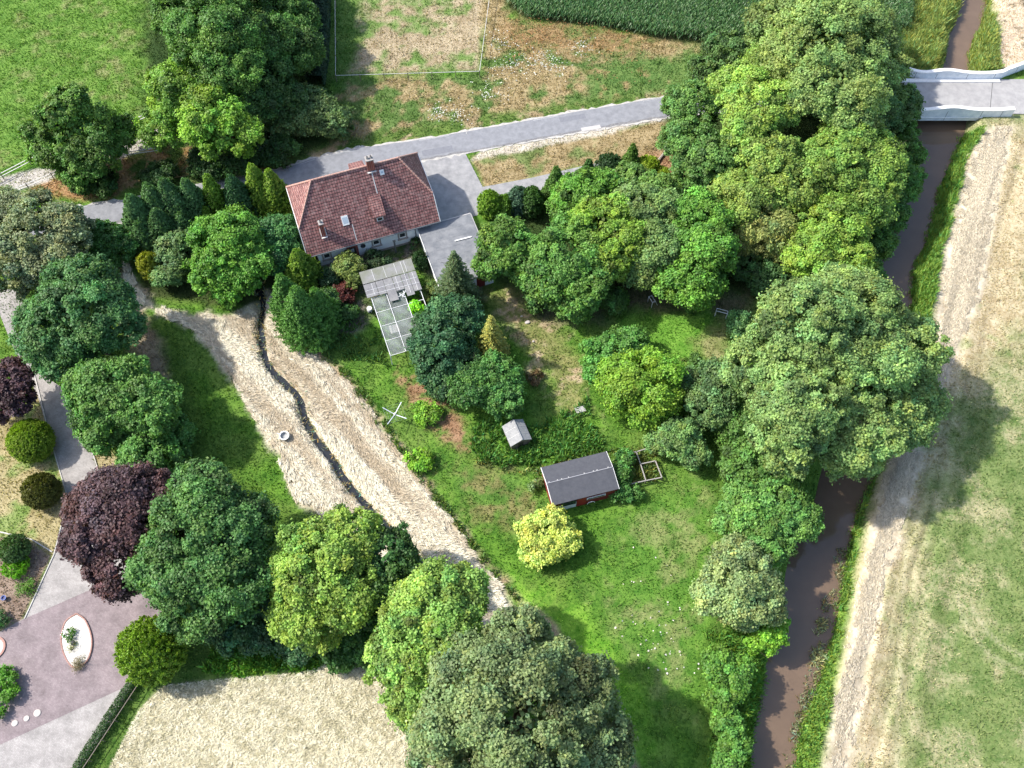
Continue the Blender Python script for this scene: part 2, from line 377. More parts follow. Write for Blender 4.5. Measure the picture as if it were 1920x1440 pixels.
def spread(a, b, st):
    core = np.arange(a, b + st / 2, st); g = [st]; 
    while sum(g) < 4000: g.append(g[-1] * 1.35)
    g = np.cumsum(g); return np.concatenate([a - g[::-1], core, b + g])
gx, gy = spread(-84, 90, .32), spread(4, 128, .32)
X, Y = np.meshgrid(gx, gy)
def river_streaks(X, Y, A, B):
    P = river_poly[len(river_poly) // 2:]
    d, _ = line_d(X, Y, W([(1800,240),(1735,440),(1703,560),(1640,870),(1585,1020),(1530,1270),(1480,1440),(1450,1900)]))
    s = vn(d * 1.5 + 3, Y * .05, 91) * .6 + vn(d * 3.7, Y * .12, 92) * .4
    m = ((X > 18) & (Y < 92) & (d > 1.5) & (d < 15)) * smooth(1.5, 3, d) * (1 - smooth(7, 15, d))
    f = (1 + (s - .5) * .9 * m)[..., None]
    for tr in ([(1795,1120),(1806,1160),(1830,1200),(1862,1232),(1920,1262),(2000,1290)], [(1822,1140),(1850,1185),(1885,1215),(1940,1240)], [(1700,1000),(1690,1180),(1680,1500)]):
        q = ((1 - smooth(.1, .32, line_d(X, Y, W(tr))[0])) * .45)[..., None]; A = A * (1 - q) + C((.36, .34, .2)) * q; B = B * (1 - q) + C((.5, .46, .3)) * q
    return A * f, B * f
A, B = tones(X, Y)
A, B = river_streaks(X, Y, A, B)
Z = height(X, Y) + (fbm(X * .5, Y * .5, 5) - .5) * .12 * smooth(0, 1, np.hypot(X, Y) * 0 + 1)
far = smooth(150, 500, np.hypot(X, Y - 60)); Z = Z * (1 - far)
fl = np.zeros(X.shape)
for pg in ([(-80,1000),(0,1185),(45,1160),(100,1040),(128,930),(100,830),(60,700),(20,560),(60,560),(130,735),(190,900),(270,1150),(240,1290),(150,1500),(-80,1500)],):
    fl = np.maximum(fl, 1 - smooth(0, 1.5, sdf(X, Y, W(pg))))
d_road, _ = line_d(X, Y, ROAD)
fl = np.maximum(fl, (1 - smooth(2.2, 4, d_road)) * (sdf(X, Y, river_poly) > 3.2))
fl = np.maximum(fl, 1 - smooth(0, 1.5, sdf(X, Y, W([(770,280),(880,285),(910,352),(1180,300),(1190,360),(900,420),(780,440)]))))
Z = np.where(sdf(X, Y, river_poly) > 2.6, Z * (1 - fl), Z)
nx, ny = len(gx), len(gy)
me = bpy.data.meshes.new('ground')
me.vertices.add(nx * ny); me.vertices.foreach_set('co', np.stack([X, Y, Z], -1).astype(np.float32).ravel())
i = np.arange(nx * ny).reshape(ny, nx)
q = np.stack([i[:-1, :-1], i[:-1, 1:], i[1:, 1:], i[1:, :-1]], -1).reshape(-1, 4).astype(np.int32)
me.loops.add(q.size); me.loops.foreach_set('vertex_index', q.ravel())
me.polygons.add(len(q)); me.polygons.foreach_set('loop_start', np.arange(0, q.size, 4, dtype=np.int32))
me.polygons.foreach_set('use_smooth', np.ones(len(q), bool))
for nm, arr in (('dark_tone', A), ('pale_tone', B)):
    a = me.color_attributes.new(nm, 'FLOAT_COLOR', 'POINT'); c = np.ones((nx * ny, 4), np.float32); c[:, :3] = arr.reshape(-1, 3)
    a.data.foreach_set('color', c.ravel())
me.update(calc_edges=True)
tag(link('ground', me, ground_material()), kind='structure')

# ---------------------------------------------------------------- water
def water_material(name, c, rough):
    m = mat(name, c, rough, .5, noise=(.25, tuple(v * 1.25 for v in c)), bump=(1.6, .05)); return m
wl = resample(W(RIV_L, ZW), 1.5); wr = resample(W(RIV_R, ZW), 1.5)
wp = [(x - .5, y) for x, y in wl] + [(x + .5, y) for x, y in wr][::-1]
# triangulated as a ladder between both banks
nL = 160
def along(P, t):
    P = np.array(P); s = np.r_[0, np.cumsum(np.hypot(*np.diff(P, axis=0).T))]; return np.stack([np.interp(t * s[-1], s, P[:, 0]), np.interp(t * s[-1], s, P[:, 1])], -1)
tt = np.linspace(0, 1, nL)
a_, b_ = along(wl, tt), along(wr, tt); a_[:, 0] -= .7; b_[:, 0] += .7
vs = [(*p, ZW) for p in a_] + [(*p, ZW) for p in b_]
tag(MB().add(vs, [(k, k + 1, nL + k + 1, nL + k) for k in range(nL - 1)]).build('river', water_material('river_water', (.128, .088, .060), .06)), kind='structure')
tag(strip('ditch_water', ditch_line, .36, -.36, -.56, None, .07).build('ditch_water', water_material('ditch_water', (.02, .022, .024), .08)), kind='structure')

# ---------------------------------------------------------------- road, drive and paving
M_ASPH = mat('asphalt', (.185, .19, .205), .9, .25, noise=(1.3, (.25, .255, .272)), bump=(40, .25))
M_EDGE = mat('gravel_edge', (.36, .34, .31), .95, .2, noise=(3, (.5, .48, .45)), bump=(20, .6))
M_CONC = mat('drive_concrete', (.22, .22, .225), .95, .2, noise=(.9, (.33, .325, .325)), bump=(18, .4))
tag(strip('x', resample(ROAD, .5), 2.0, -2.05, .055, None, .13).build('road_verge', M_EDGE), kind='structure')
tag(strip('x', ROAD, 1.72, -1.72, .06, None, .035).build('road', M_ASPH), kind='structure')
tag(strip('x', resample(ROAD, .5), -1.5, -1.8, .064, None, .07).build('road_edge_strip', mat('dark_grit', (.13, .13, .14), .95, .2, noise=(4, (.24, .235, .23)))), kind='structure')
k_ = 0
for i0 in range(20, len(ROAD) - 12, 9):
    k_ += 1
    tag(strip('x', ROAD[i0:i0 + (3 if k_ % 3 else 5)], 1.62, 1.50, .064, None, .012).build('edge_line', mat('worn_paint', (.42, .42, .42), .9, .2, noise=(6, (.24, .25, .26)))), kind='structure')
for i0, a0_, b0_ in ((34, .9, .1), (47, -.2, -1.2), (58, 1.2, .3), (66, -.3, -1.0)):
    tag(strip('x', ROAD[i0:i0 + 3], a0_, b0_, .0625, None, .05).build('road_patch', mat('patched_asphalt', (.165, .17, .19), .9, .2, noise=(3, (.20, .205, .225)))), kind='structure')
def sheet(name, px, z, m, n=1):
    w = [tuple(p) for p in W(px)]
    ar = sum(w[i - 1][0] * w[i][1] - w[i][0] * w[i - 1][1] for i in range(len(w)))
    if ar < 0: w = w[::-1]
    return tag(MB().add([(x, y, z) for x, y in w], [tuple(range(len(w)))]).build(name, m), kind='structure')
sheet('driveway', [(740,302),(872,287),(905,351),(1000,333),(1100,310),(1180,296),(1190,325),(1100,345),(915,398),(800,432),(770,400)], .052, M_CONC)
def brick_material(name, c1, c2, mortar, rot, sx=.2, sy=.1):
    m = bpy.data.materials.new(name); m.use_nodes = True; nt = m.node_tree; b = nt.nodes['Principled BSDF']
    tc = nt.nodes.new('ShaderNodeTexCoord'); mp = nt.nodes.new('ShaderNodeMapping'); mp.inputs['Rotation'].default_value = (0, 0, rot)
    br = nt.nodes.new('ShaderNodeTexBrick'); br.inputs['Color1'].default_value = (*c1, 1); br.inputs['Color2'].default_value = (*c2, 1); br.inputs['Mortar'].default_value = (*mortar, 1)
    br.inputs['Scale'].default_value = 1; br.inputs['Brick Width'].default_value = sx; br.inputs['Row Height'].default_value = sy; br.inputs['Mortar Size'].default_value = .012
    nt.links.new(tc.outputs['Object'], mp.inputs[0]); nt.links.new(mp.outputs[0], br.inputs['Vector'])
    n = nt.nodes.new('ShaderNodeTexNoise'); n.inputs['Scale'].default_value = .7; n.inputs['Detail'].default_value = 8; n.inputs['Roughness'].default_value = .7
    nt.links.new(tc.outputs['Object'], n.inputs['Vector'])
    r = nt.nodes.new('ShaderNodeMapRange'); r.inputs[1].default_value = .3; r.inputs[2].default_value = .7; r.inputs[3].default_value = .72; r.inputs[4].default_value = 1.3
    nt.links.new(n.outputs[0], r.inputs[0])
    x = nt.nodes.new('ShaderNodeVectorMath'); x.operation = 'SCALE'; nt.links.new(br.outputs['Color'], x.inputs[0]); nt.links.new(r.outputs[0], x.inputs['Scale'])
    nt.links.new(x.outputs[0], b.inputs['Base Color']); b.inputs['Roughness'].default_value = .9; b.inputs['Specular IOR Level'].default_value = .2
    return m
M_PAV = brick_material('grey_paving', (.30,.28,.27), (.37,.35,.335), (.24,.225,.21), .5)
M_PUR = brick_material('mauve_paving', (.21,.168,.175), (.265,.22,.225), (.19,.158,.158), .5)
sheet('garden_path', [(-20,540),(40,545),(62,690),(128,735),(165,820),(192,905),(260,1000),(330,1120),(300,1180),(262,1270),(200,1370),(150,1440),(100,1540),(-200,1640),(-200,1480),(0,1400),(0,1185),(45,1160),(100,1040),(128,935),(98,835),(70,740),(20,640)], .05, M_PAV)
sheet('paved_court', [(-220,1290),(0,1186),(47,1160),(165,1108),(300,1100),(330,1160),(290,1240),(238,1287),(0,1397),(-220,1500)], .056, M_PUR)
M_EDG = mat('concrete_edging', (.5, .48, .45), .9)
e = MB()
for a, b in zip([(62,690),(98,835),(128,935),(102,1040)], [(98,835),(128,935),(102,1040),(47,1160)]):
    e.bar((*at(*a), .06), (*at(*b), .06), .09, .14)
for a, b in zip([(128,735),(165,820)], [(165,820),(192,905)]):
    e.bar((*at(*a), .06), (*at(*b), .06), .09, .14)
for a, b in zip([(-60,985),(10,1000),(60,1012)], [(10,1000),(60,1012),(98,1035)]):
    e.bar((*at(*a), .06), (*at(*b), .06), .12, .14)
tag(e.build('path_edging', M_EDG), kind='structure')
# ================================================================ BRIDGE
M_WHITE = mat('white_render', (.84, .85, .86), .85, .2, noise=(1.1, (.62, .66, .70)), bump=(15, .2))
M_CAP = mat('white_coping', (.86, .85, .83), .8, .2, noise=(4, (.78, .76, .73)))
M_DECK = mat('pale_concrete', (.40, .385, .37), .9, .2, noise=(1.2, (.46, .44, .43)), bump=(25, .2))
M_DARK = mat('dark_joint', (.05, .05, .05), .9)
bx0, bx1 = at(1655, 203, 1.3)[0], at(1903, 203, 1.3)[0]
yS = at(1785, 226, -.7)[1]                    # outer face of the south parapet
yN = at(1785, 148, .15)[1]                    # inner face of the north parapet
bc = (bx0 + bx1) / 2
br = empty('road_bridge', (bc, (yS + yN) / 2, 0), 0, 'short road bridge with white wavy parapet walls crossing the brown river', 'bridge')
def L(x, y, z=0): return (x - bc, y - (yS + yN) / 2, z)
d = MB(); d.box(bx0 - bc + 1, bx1 - bc - .3, L(0, yS + .36)[1], L(0, yN)[1] + .0, -.62, .12); d.build('deck', M_DECK, br)
xL, xR = at(1700, 240, -1.8)[0], at(1832, 240, -1.8)[0]
for xa, xb in ((xL - 4.5, xL - .6), (xR + .4, xR + 3.5)):
    MB().box(xa - bc, xb - bc, L(0, yS + .1)[1], L(0, yN + .2)[1], -3, -.622).build('abutment', M_DECK, br)
def parapet(pts, z0, crest_x, parent, face):
    P = resample(pts, .5); w = MB(); c = MB()
    for i in range(len(P) - 1):
        (xa, ya), (xb, yb) = P[i], P[i + 1]
        tops = []
        for xx in (xa, xb): tops.append(1.02 + .5 * math.exp(-((xx - crest_x) / 2.3) ** 2) + .18 * smooth(5.2, 8.5, np.array(abs(xx - crest_x))).item())
        vs = []
        for (xx, yy), t in (((xa, ya), tops[0]), ((xb, yb), tops[1])):
            vs += [L(xx, yy, z0), L(xx, yy + .34, z0), L(xx, yy + .34, t), L(xx, yy, t)]
        w.add(vs, [(0, 4, 7, 3), (1, 2, 6, 5), (0, 1, 5, 4)] + ([(0, 3, 2, 1)] if i == 0 else []) + ([(4, 5, 6, 7)] if i == len(P) - 2 else []))
        vs = []
        for (xx, yy), t in (((xa, ya), tops[0]), ((xb, yb), tops[1])):
            vs += [L(xx, yy - .06, t + .003), L(xx, yy + .46, t + .003), L(xx, yy + .46, t + .13), L(xx, yy - .06, t + .13)]
        c.add(vs, [(0, 4, 7, 3), (3, 7, 6, 2), (1, 2, 6, 5), (0, 1, 5, 4)] + ([(0, 3, 2, 1)] if i == 0 else []) + ([(4, 5, 6, 7)] if i == len(P) - 2 else []))
    p = w.build('parapet', M_WHITE, br); c.build('coping', M_CAP, p)
    for t in (.12, .3, .5, .72, .88):
        k = int(t * len(P)); xx, yy = P[k]; MB().box(xx - bc - .02, xx - bc + .02, L(0, yy)[1] - .012, L(0, yy)[1] + .05, z0 + .05, 1.0).build('joint', M_DARK, p)
    return p
cx_ = at(1785, 200, 1.4)[0]
ps = parapet([(bx0, yS), (bc, yS), (bx1, yS)], -.72, cx_, br, 0)
f = MB(); f.box(bx0 - bc, bx1 - bc - 1.2, L(0, yS)[1] - .07, L(0, yS)[1] - .002, -.2, -.1); f.build('ledge', M_CAP, ps)
nl = at(1686, 146, .15); nr = at(1921, 131, .15)
parapet([(nl[0], yN + 1.3), (nl[0] + 2.6, yN + .12), (nl[0] + 4.5, yN), (bc, yN), (at(1862, 148, .15)[0], yN), (at(1885, 142, .15)[0], yN + .6), (nr[0] + .6, yN + 2.2)], -.5, cx_ + .8, br, 1)
kb = MB(); kb.box(bx0 - bc + 1, bx1 - bc, L(0, yN)[1] - .62, L(0, yN)[1] - .02, .1, .26); kb.build('kerb', M_CAP, br)
g = MB(); g.box(bx0 - bc + 1, bx1 - bc + 1.5, L(0, yS)[1] + .46, L(0, yN)[1] - .64, .122, .127); rd = g.build('carriageway', mat('pale_road', (.28, .272, .27), .9, .2, noise=(1.0, (.36, .35, .34)), bump=(30, .2)), br)
g = MB(); g.bar(L(at(1862, 157, .15)[0], yN - .66, .131), L(at(1852, 200, .15)[0], yS + .5, .131), .06, .006); g.build('expansion_joint', M_DARK, br)
# approach road right of the bridge
tag(MB().add([(bx1 - .2, yS + .4, .1), (bx1 + 30, yS + .2, .1), (bx1 + 30, yN + .2, .1), (bx1 - .2, yN, .1)], [(0, 1, 2, 3)]).build('approach_road', mat('pale_road')), kind='structure')

# ================================================================ BUILDINGS
def tile_material(name, swap=False):
    m = bpy.data.materials.new(name); m.use_nodes = True; nt = m.node_tree; b = nt.nodes['Principled BSDF']
    tc = nt.nodes.new('ShaderNodeTexCoord'); mp = nt.nodes.new('ShaderNodeMapping')
    if swap: mp.inputs['Rotation'].default_value = (0, 0, PI / 2)
    br_ = nt.nodes.new('ShaderNodeTexBrick'); br_.offset = 0.0
    for k, c in (('Color1', (.36, .165, .145)), ('Color2', (.20, .085, .08)), ('Mortar', (.035, .02, .02))): br_.inputs[k].default_value = (*c, 1)
    br_.inputs['Scale'].default_value = 1; br_.inputs['Brick Width'].default_value = .30; br_.inputs['Row Height'].default_value = .235
    br_.inputs['Mortar Size'].default_value = .030; br_.inputs['Mortar Smooth'].default_value = .3
    nt.links.new(tc.outputs['Object'], mp.inputs[0]); nt.links.new(mp.outputs[0], br_.inputs['Vector'])
    def nz(sc, lo, hi):
        n = nt.nodes.new('ShaderNodeTexNoise'); n.inputs['Scale'].default_value = sc; n.inputs['Detail'].default_value = 6; n.inputs['Roughness'].default_value = .7
        nt.links.new(tc.outputs['Object'], n.inputs['Vector']); r = nt.nodes.new('ShaderNodeMapRange'); r.inputs[1].default_value = lo; r.inputs[2].default_value = hi
        nt.links.new(n.outputs[0], r.inputs[0]); return r
    x1 = nt.nodes.new('ShaderNodeMix'); x1.data_type = 'RGBA'; x1.inputs[7].default_value = (.52, .36, .32, 1)
    r1 = nz(2.6, .48, .78); k1 = nt.nodes.new('ShaderNodeMath'); k1.operation = 'MULTIPLY'; k1.inputs[1].default_value = .65; nt.links.new(r1.outputs[0], k1.inputs[0])
    nt.links.new(k1.outputs[0], x1.inputs[0]); nt.links.new(br_.outputs['Color'], x1.inputs[6])
    x2 = nt.nodes.new('ShaderNodeMix'); x2.data_type = 'RGBA'; x2.inputs[7].default_value = (.075, .04, .04, 1)
    r2 = nz(.45, .52, .8); k2 = nt.nodes.new('ShaderNodeMath'); k2.operation = 'MULTIPLY'; k2.inputs[1].default_value = .7; nt.links.new(r2.outputs[0], k2.inputs[0])
    nt.links.new(k2.outputs[0], x2.inputs[0]); nt.links.new(x1.outputs[2], x2.inputs[6]); nt.links.new(x2.outputs[2], b.inputs['Base Color'])
    b.inputs['Roughness'].default_value = .7; b.inputs['Specular IOR Level'].default_value = .3
    inv = nt.nodes.new('ShaderNodeMath'); inv.operation = 'SUBTRACT'; inv.inputs[0].default_value = 1; nt.links.new(br_.outputs['Fac'], inv.inputs[1])
    q = nt.nodes.new('ShaderNodeBump'); q.inputs['Strength'].default_value = .7; q.inputs['Distance'].default_value = .04
    nt.links.new(inv.outputs[0], q.inputs['Height']); nt.links.new(q.outputs[0], b.inputs['Normal'])
    return m
M_TILE = tile_material('red_tiles'); M_TILE2 = tile_material('red_tiles_hip', True)
M_RIDGE = mat('ridge_tile', (.42, .21, .16), .8, .2, noise=(5, (.48, .32, .27)))
M_BRICK = brick_material('red_brick', (.30, .08, .055), (.22, .06, .045), (.35, .3, .27), 0, .22, .075)
M_TRIM = mat('stone_trim', (.36, .32, .30), .85, .2, noise=(8, (.28, .25, .23)))
M_FRAME = mat('white_frame', (.72, .72, .70), .6, .3)
M_GLASS = mat('window_glass', (.03, .035, .04), .08, .7)
M_SKYG = mat('skylight_glass', (.42, .48, .52), .15, .8)
M_LEAD = mat('lead_flashing', (.55, .54, .52), .6, .4)
M_GREY = mat('weathered_metal', (.16, .17, .18), .5, .4, .4)
M_WALLW = mat('house_render', (.84, .86, .88), .9, .2, noise=(1.3, (.74, .76, .77)), bump=(12, .2))
HX, HY, HR_ = -18.13, 75.16, .334
HL, HW, HH_, RL, ZE, ZR = 8.11, 5.55, 3.28, 5.21, 3.15, 9.43
SL = (ZR - ZE) / HW; ZHH = ZR - SL * HH_
house = empty('farmhouse', (HX, HY, 0), HR_, 'white walled house under a large red tiled half-hipped roof beside the road', 'house')
w = MB(); xa, xb, yw = -6.95, 7.05, 5.15; zt = ZR - SL * 5.15 - .3; zh = ZR - SL * 3.1 - .3
prof = [(-yw, 0), (yw, 0), (yw, zt), (3.1, zh), (-3.1, zh), (-yw, zt)]
w.add([(xa, y, z) for y, z in prof] + [(xb, y, z) for y, z in prof], [(5, 4, 3, 2, 1, 0), (6, 7, 8, 9, 10, 11)] + [(i, (i + 1) % 6, 6 + (i + 1) % 6, 6 + i) for i in range(6)])
wall = w.build('wall', M_WALLW, house)
MB().box(xa - .04, 5.25, -yw - .05, -yw - .001, 0, .32).build('plinth', M_TRIM, wall)
r = MB()
top = {'a': (-HL, -HW, ZE), 'b': (HL, -HW, ZE), 'c': (HL, -HH_, ZHH), 'd': (RL, 0, ZR), 'e': (-RL, 0, ZR), 'f': (-HL, -HH_, ZHH), 'g': (-HL, HW, ZE), 'h': (HL, HW, ZE), 'i': (HL, HH_, ZHH), 'j': (-HL, HH_, ZHH)}
K = list(top); I = {k: n for n, k in enumerate(K)}; n10 = len(K)
vs = [top[k] for k in K] + [(top[k][0], top[k][1], top[k][2] - .22) for k in K]
S_ = [[I[c] for c in 'abcdef'], [I[c] for c in 'hgjedi']]; H_ = [[I[c] for c in 'cid'], [I[c] for c in 'jfe']]
r.add(vs, [tuple(s) for s in S_] + [tuple(n10 + i for i in reversed(s)) for s in S_] , 0)
r.add([], [], 0)
r.f += [tuple(s) for s in H_] + [tuple(n10 + i for i in reversed(s)) for s in H_]; r.mi += [1] * 4
rim = 'abcihgjf'
for k in range(8):
    a, b = I[rim[k]], I[rim[(k + 1) % 8]]; r.f.append((n10 + a, n10 + b, b, a)); r.mi.append(0)
roof = r.build('roof', [M_TILE, M_TILE2], house)
rt = MB()
for a, b in (('e', 'd'), ('d', 'c'), ('d', 'i'), ('e', 'f'), ('e', 'j')):
    A_, B_ = Vector(top[a]), Vector(top[b]); n = int((B_ - A_).length / .38)
    for k in range(n):
        p, q_ = A_.lerp(B_, k / n), A_.lerp(B_, (k + .93) / n); rt.tube([p + Vector((0, 0, .02)), q_ + Vector((0, 0, .035))], [.10, .125], 6)
rt.build('ridge_tiles', M_RIDGE, roof)
for s in (-1, 1):
    vb = MB()
    for a, b in (((s * (HL + .04), -HW, ZE - .1), (s * (HL + .04), -HH_, ZHH - .1)), ((s * (HL + .04), HW, ZE - .1), (s * (HL + .04), HH_, ZHH - .1)), ((s * (HL + .05), -HH_, ZHH - .14), (s * (HL + .05), HH_, ZHH - .14))):
        vb.bar(a, b, .07, .2)
    vb.build('verge_board', M_FRAME, roof)
gt = MB(); gt.tube([(-HL, -HW - .07, ZE - .08), (HL, -HW - .07, ZE - .08)], .075, 8); gt.tube([(-HL, HW + .07, ZE - .08), (HL, HW + .07, ZE - .08)], .075, 8)
gt.build('gutter', M_GREY, house)
dp = MB(); dp.tube([(5.05, -HW - .05, ZE - .1), (5.05, -yw - .09, ZE - .55), (5.05, -yw - .09, .1)], .05, 8); dp.build('downpipe', M_GREY, house)
def zroof(y): return ZR - SL * abs(y)
def chimney(x, y, w_, d_, ztop, pots, flash):
    c = MB(); zb = zroof(y - d_ / 2 if y < -.5 else d_) - .3; c.box(x - w_ / 2, x + w_ / 2, y - d_ / 2, y + d_ / 2, zb, ztop - .16); o = c.build('chimney', M_BRICK, roof)
    k = MB(); k.box(x - w_ / 2 - .04, x + w_ / 2 + .04, y - d_ / 2 - .04, y + d_ / 2 + .04, ztop - .16, ztop - .04)
    for px_ in pots: k.lathe((x + px_, y, ztop - .04), [(.16, 0), (.15, .25), (.12, .27), (.12, .05)], 10)
    k.build('chimney_cap', mat('sooty_cement', (.27, .25, .235), .9, .2, noise=(6, (.38, .36, .34))), o)
    f = MB()
    zf = zroof(y - d_ / 2)
    f.bar((x - w_ / 2 - .1, y - d_ / 2 - .12, zroof(y - d_ / 2 - .12) + .03), (x + w_ / 2 + .1, y - d_ / 2 - .12, zroof(y - d_ / 2 - .12) + .03), .26, .05)
    if y < -.5:
        for s in (-1, 1): f.bar((x + s * (w_ / 2 + .05), y - d_ / 2, zroof(y - d_ / 2) + .03), (x + s * (w_ / 2 + .05), y + d_ / 2, zroof(y + d_ / 2) + .03), .12, .05)
    f.build('flashing', M_LEAD, o)
chimney(1.8, -.05, .85, .75, 10.7, (-.2, .22), 1)
chimney(-5.55, -4.0, .5, .62, 6.75, (0,), 1)
def on_slope(parent, name, x, y0, y1, w_, lift, m, mb=None):   # panel lying on the south slope
    o = mb or MB(); p = []
    for xx in (x - w_ / 2, x + w_ / 2):
        for yy in (y0, y1): p.append((xx, yy, zroof(yy)))
    up = Vector((0, -SL, 1)).normalized()
    lo = [Vector(q_) - up * .05 for q_ in p]; hi = [Vector(q_) + up * lift for q_ in p]
    o.add(lo + hi, [(4, 6, 7, 5), (0, 2, 6, 4), (1, 5, 7, 3), (0, 4, 5, 1), (2, 3, 7, 6)])
    return o.build(name, m, parent) if not mb else o
def skylight(x, y0, y1, w_):
    f = on_slope(roof, 'skylight', x, y0, y1, w_, .10, M_FRAME); on_slope(f, 'pane', x, y0 + .14, y1 - .12, w_ - .2, .112, M_SKYG)
skylight(-2.72, -3.95, -3.2, .78); skylight(2.9, -.95, -.55, .5)
# lead strips washed pale on the tiles below the openings
on_slope(roof, 'lead_strip', 1.75, -2.3, -.6, .10, .02, M_LEAD); on_slope(roof, 'lead_strip', -2.05, -5.3, -4.0, .09, .02, M_LEAD)
# south dormer
dm = MB(); x0, x1, yf, yb = .62, 1.86, -4.3, -2.3; zf0 = zroof(yf); zt_ = zf0 + .95; zb_ = zroof(yb)
dm.add([(x0, yf, zf0 - .1), (x1, yf, zf0 - .1), (x1, yf, zt_), (x0, yf, zt_), (x0, yb, zb_ - .1), (x1, yb, zb_ - .1), (x1, yb, zb_ + .02), (x0, yb, zb_ + .02)], [(0, 1, 2, 3), (0, 3, 7, 4), (1, 5, 6, 2)])
dorm = dm.build('dormer', M_TILE, house)
dr = MB(); dr.add([(x0 - .12, yf - .2, zt_ - .1), (x1 + .12, yf - .2, zt_ - .1), (x1 + .12, yb, zb_ + .04), (x0 - .12, yb, zb_ + .04), (x0 - .12, yf - .2, zt_ + .02), (x1 + .12, yf - .2, zt_ + .02), (x1 + .12, yb, zb_ + .16), (x0 - .12, yb, zb_ + .16)],
    [(4, 5, 6, 7), (0, 3, 2, 1), (0, 1, 5, 4), (1, 2, 6, 5), (3, 0, 4, 7)]); dr.build('dormer_roof', M_TILE, dorm)
dw = MB(); dw.box(.85, 1.62, yf - .12, yf - .003, zf0 + .12, zt_ - .16); q_ = dw.build('window', M_FRAME, dorm)
MB().box(.95, 1.52, yf - .135, yf - .122, zf0 + .24, zt_ - .28).build('pane', M_GLASS, dorm)
# north dormer, its roof showing above the ridge
nd = MB(); nd.add([(-.4, 3.0, zroof(3.0) - .1), (1.3, 3.0, zroof(3.0) - .1), (1.3, 3.0, 7.25), (-.4, 3.0, 7.25), (-.4, .5, zroof(.5) + .02), (1.3, .5, zroof(.5) + .02)], [(1, 0, 3, 2), (0, 4, 3), (1, 2, 5), (3, 4, 5, 2)])
nd.build('dormer', M_TILE, house)
# windows and door of the south wall
def window(xc, z0=1.38, z1=2.5, w_=1.18):
    y = -yw
    t = MB(); t.box(xc - w_/2, xc - w_/2 + .2, y - .03, y + .02, z0, z1); t.box(xc + w_/2 - .2, xc + w_/2, y - .03, y + .02, z0, z1); t.box(xc - w_/2 + .2, xc + w_/2 - .2, y - .03, y + .02, z1 - .16, z1)
    f = t.build('window', M_TRIM, house)
    MB().box(xc - w_/2 - .06, xc + w_/2 + .06, y - .16, y + .02, z0 - .2, z0 - .002).build('sill', M_TRIM, f)
    k = MB(); a, b = xc - w_/2 + .2, xc + w_/2 - .2
    k.box(a, b, y - .02, y - .004, z0, z0 + .22); k.box(a, a + .07, y - .02, y - .004, z0 + .22, z1 - .16); k.box(b - .07, b, y - .02, y - .004, z0 + .22, z1 - .16); k.box(a + .07, b - .07, y - .02, y - .004, z1 - .24, z1 - .16)
    k.build('frame', M_FRAME, f)
    MB().box(a + .07, b - .07, y - .012, y - .003, z0 + .22, z1 - .24).build('pane', M_GLASS, f)
for xc in (-5.9, .17, 3.43): window(xc)
d = MB(); d.box(-3.5, -3.22, -yw - .05, -yw + .02, 0, 2.5); d.box(-2.38, -2.1, -yw - .05, -yw + .02, 0, 2.5); d.box(-3.22, -2.38, -yw - .05, -yw + .02, 2.2, 2.5)
dd = d.build('door', M_BRICK, house)
MB().box(-3.22, -2.38, -yw - .015, -yw - .002, .1, 2.2).build('door_leaf', mat('dark_door', (.05, .04, .035), .6), dd)
MB().box(-3.0, -2.6, -yw - .03, -yw - .016, 1.3, 1.9).build('pane', M_SKYG, dd)
MB().lathe((-1.5, -yw - .45, 2.35), [(.02, -.05), (.2, 0), (.3, .09), (.31, .12), (.2, .04), (.02, .0)], 14).build('satellite_dish', mat('dark_plastic', (.03, .03, .035), .5), house)
MB().tube([(-1.5, -yw - .42, 2.3), (-1.5, -yw, 2.2)], .025, 6).build('dish_arm', M_GREY, house)
# garage
def loc(x, y): return (HX + math.cos(HR_) * x - math.sin(HR_) * y, HY + math.sin(HR_) * x + math.cos(HR_) * y)
M_FELT = mat('grey_roofing', (.14, .15, .165), .9, .2, noise=(.8, (.235, .24, .25)), bump=(14, .5))
gx0, gx1, gy0, gy1 = 5.35, 12.1, -14.2, -5.05
gc = loc((gx0 + gx1) / 2, (gy0 + gy1) / 2)
gar = empty('garage', (*gc, 0), HR_, 'flat-roofed grey garage attached beside the red roofed house', 'garage')
hx, hy = (gx1 - gx0) / 2, (gy1 - gy0) / 2
MB().box(-hx + .12, hx - .12, -hy + .12, hy - .02, 0, 2.15).build('wall', M_WALLW, gar)
g = MB(); g.box(-hx, hx, -hy, hy, 2.153, 2.3); gr_ = g.build('roof', M_FELT, gar)
g = MB(); g.box(-hx - .06, -hx - .002, -hy, hy - .6, 2.12, 2.38); g.build('fascia', M_FRAME, gr_)
g = MB(); g.box(hx + .002, hx + .06, -hy, hy, 2.12, 2.34); g.box(-hx, hx, hy + .002, hy + .12, 2.1, 2.33); g.build('edge_kerb', M_DECK, gr_)
for k in range(1, 7):
    g = MB(); yy = -hy + k * 1.3; g.box(-hx + .02, hx - .02, yy - .03, yy + .03, 2.301, 2.312); g.build('felt_seam', M_FELT, gr_)
g = MB(); g.box(hx - 2.2, hx - 1.2, -hy + .06, -hy + .117, .05, 1.95); g.build('door', mat('dark_red_paint', (.16, .022, .02), .6, noise=(6, (.12, .02, .02))), gar)
b0 = at(853, 452, 2.35); b1 = at(884, 444, 2.35)
tag(MB().bar((b0[0], b0[1], 2.37), (b1[0], b1[1], 2.37), .16, .1).build('plank', M_FRAME), 'white plank lying on the flat grey garage roof', 'plank')
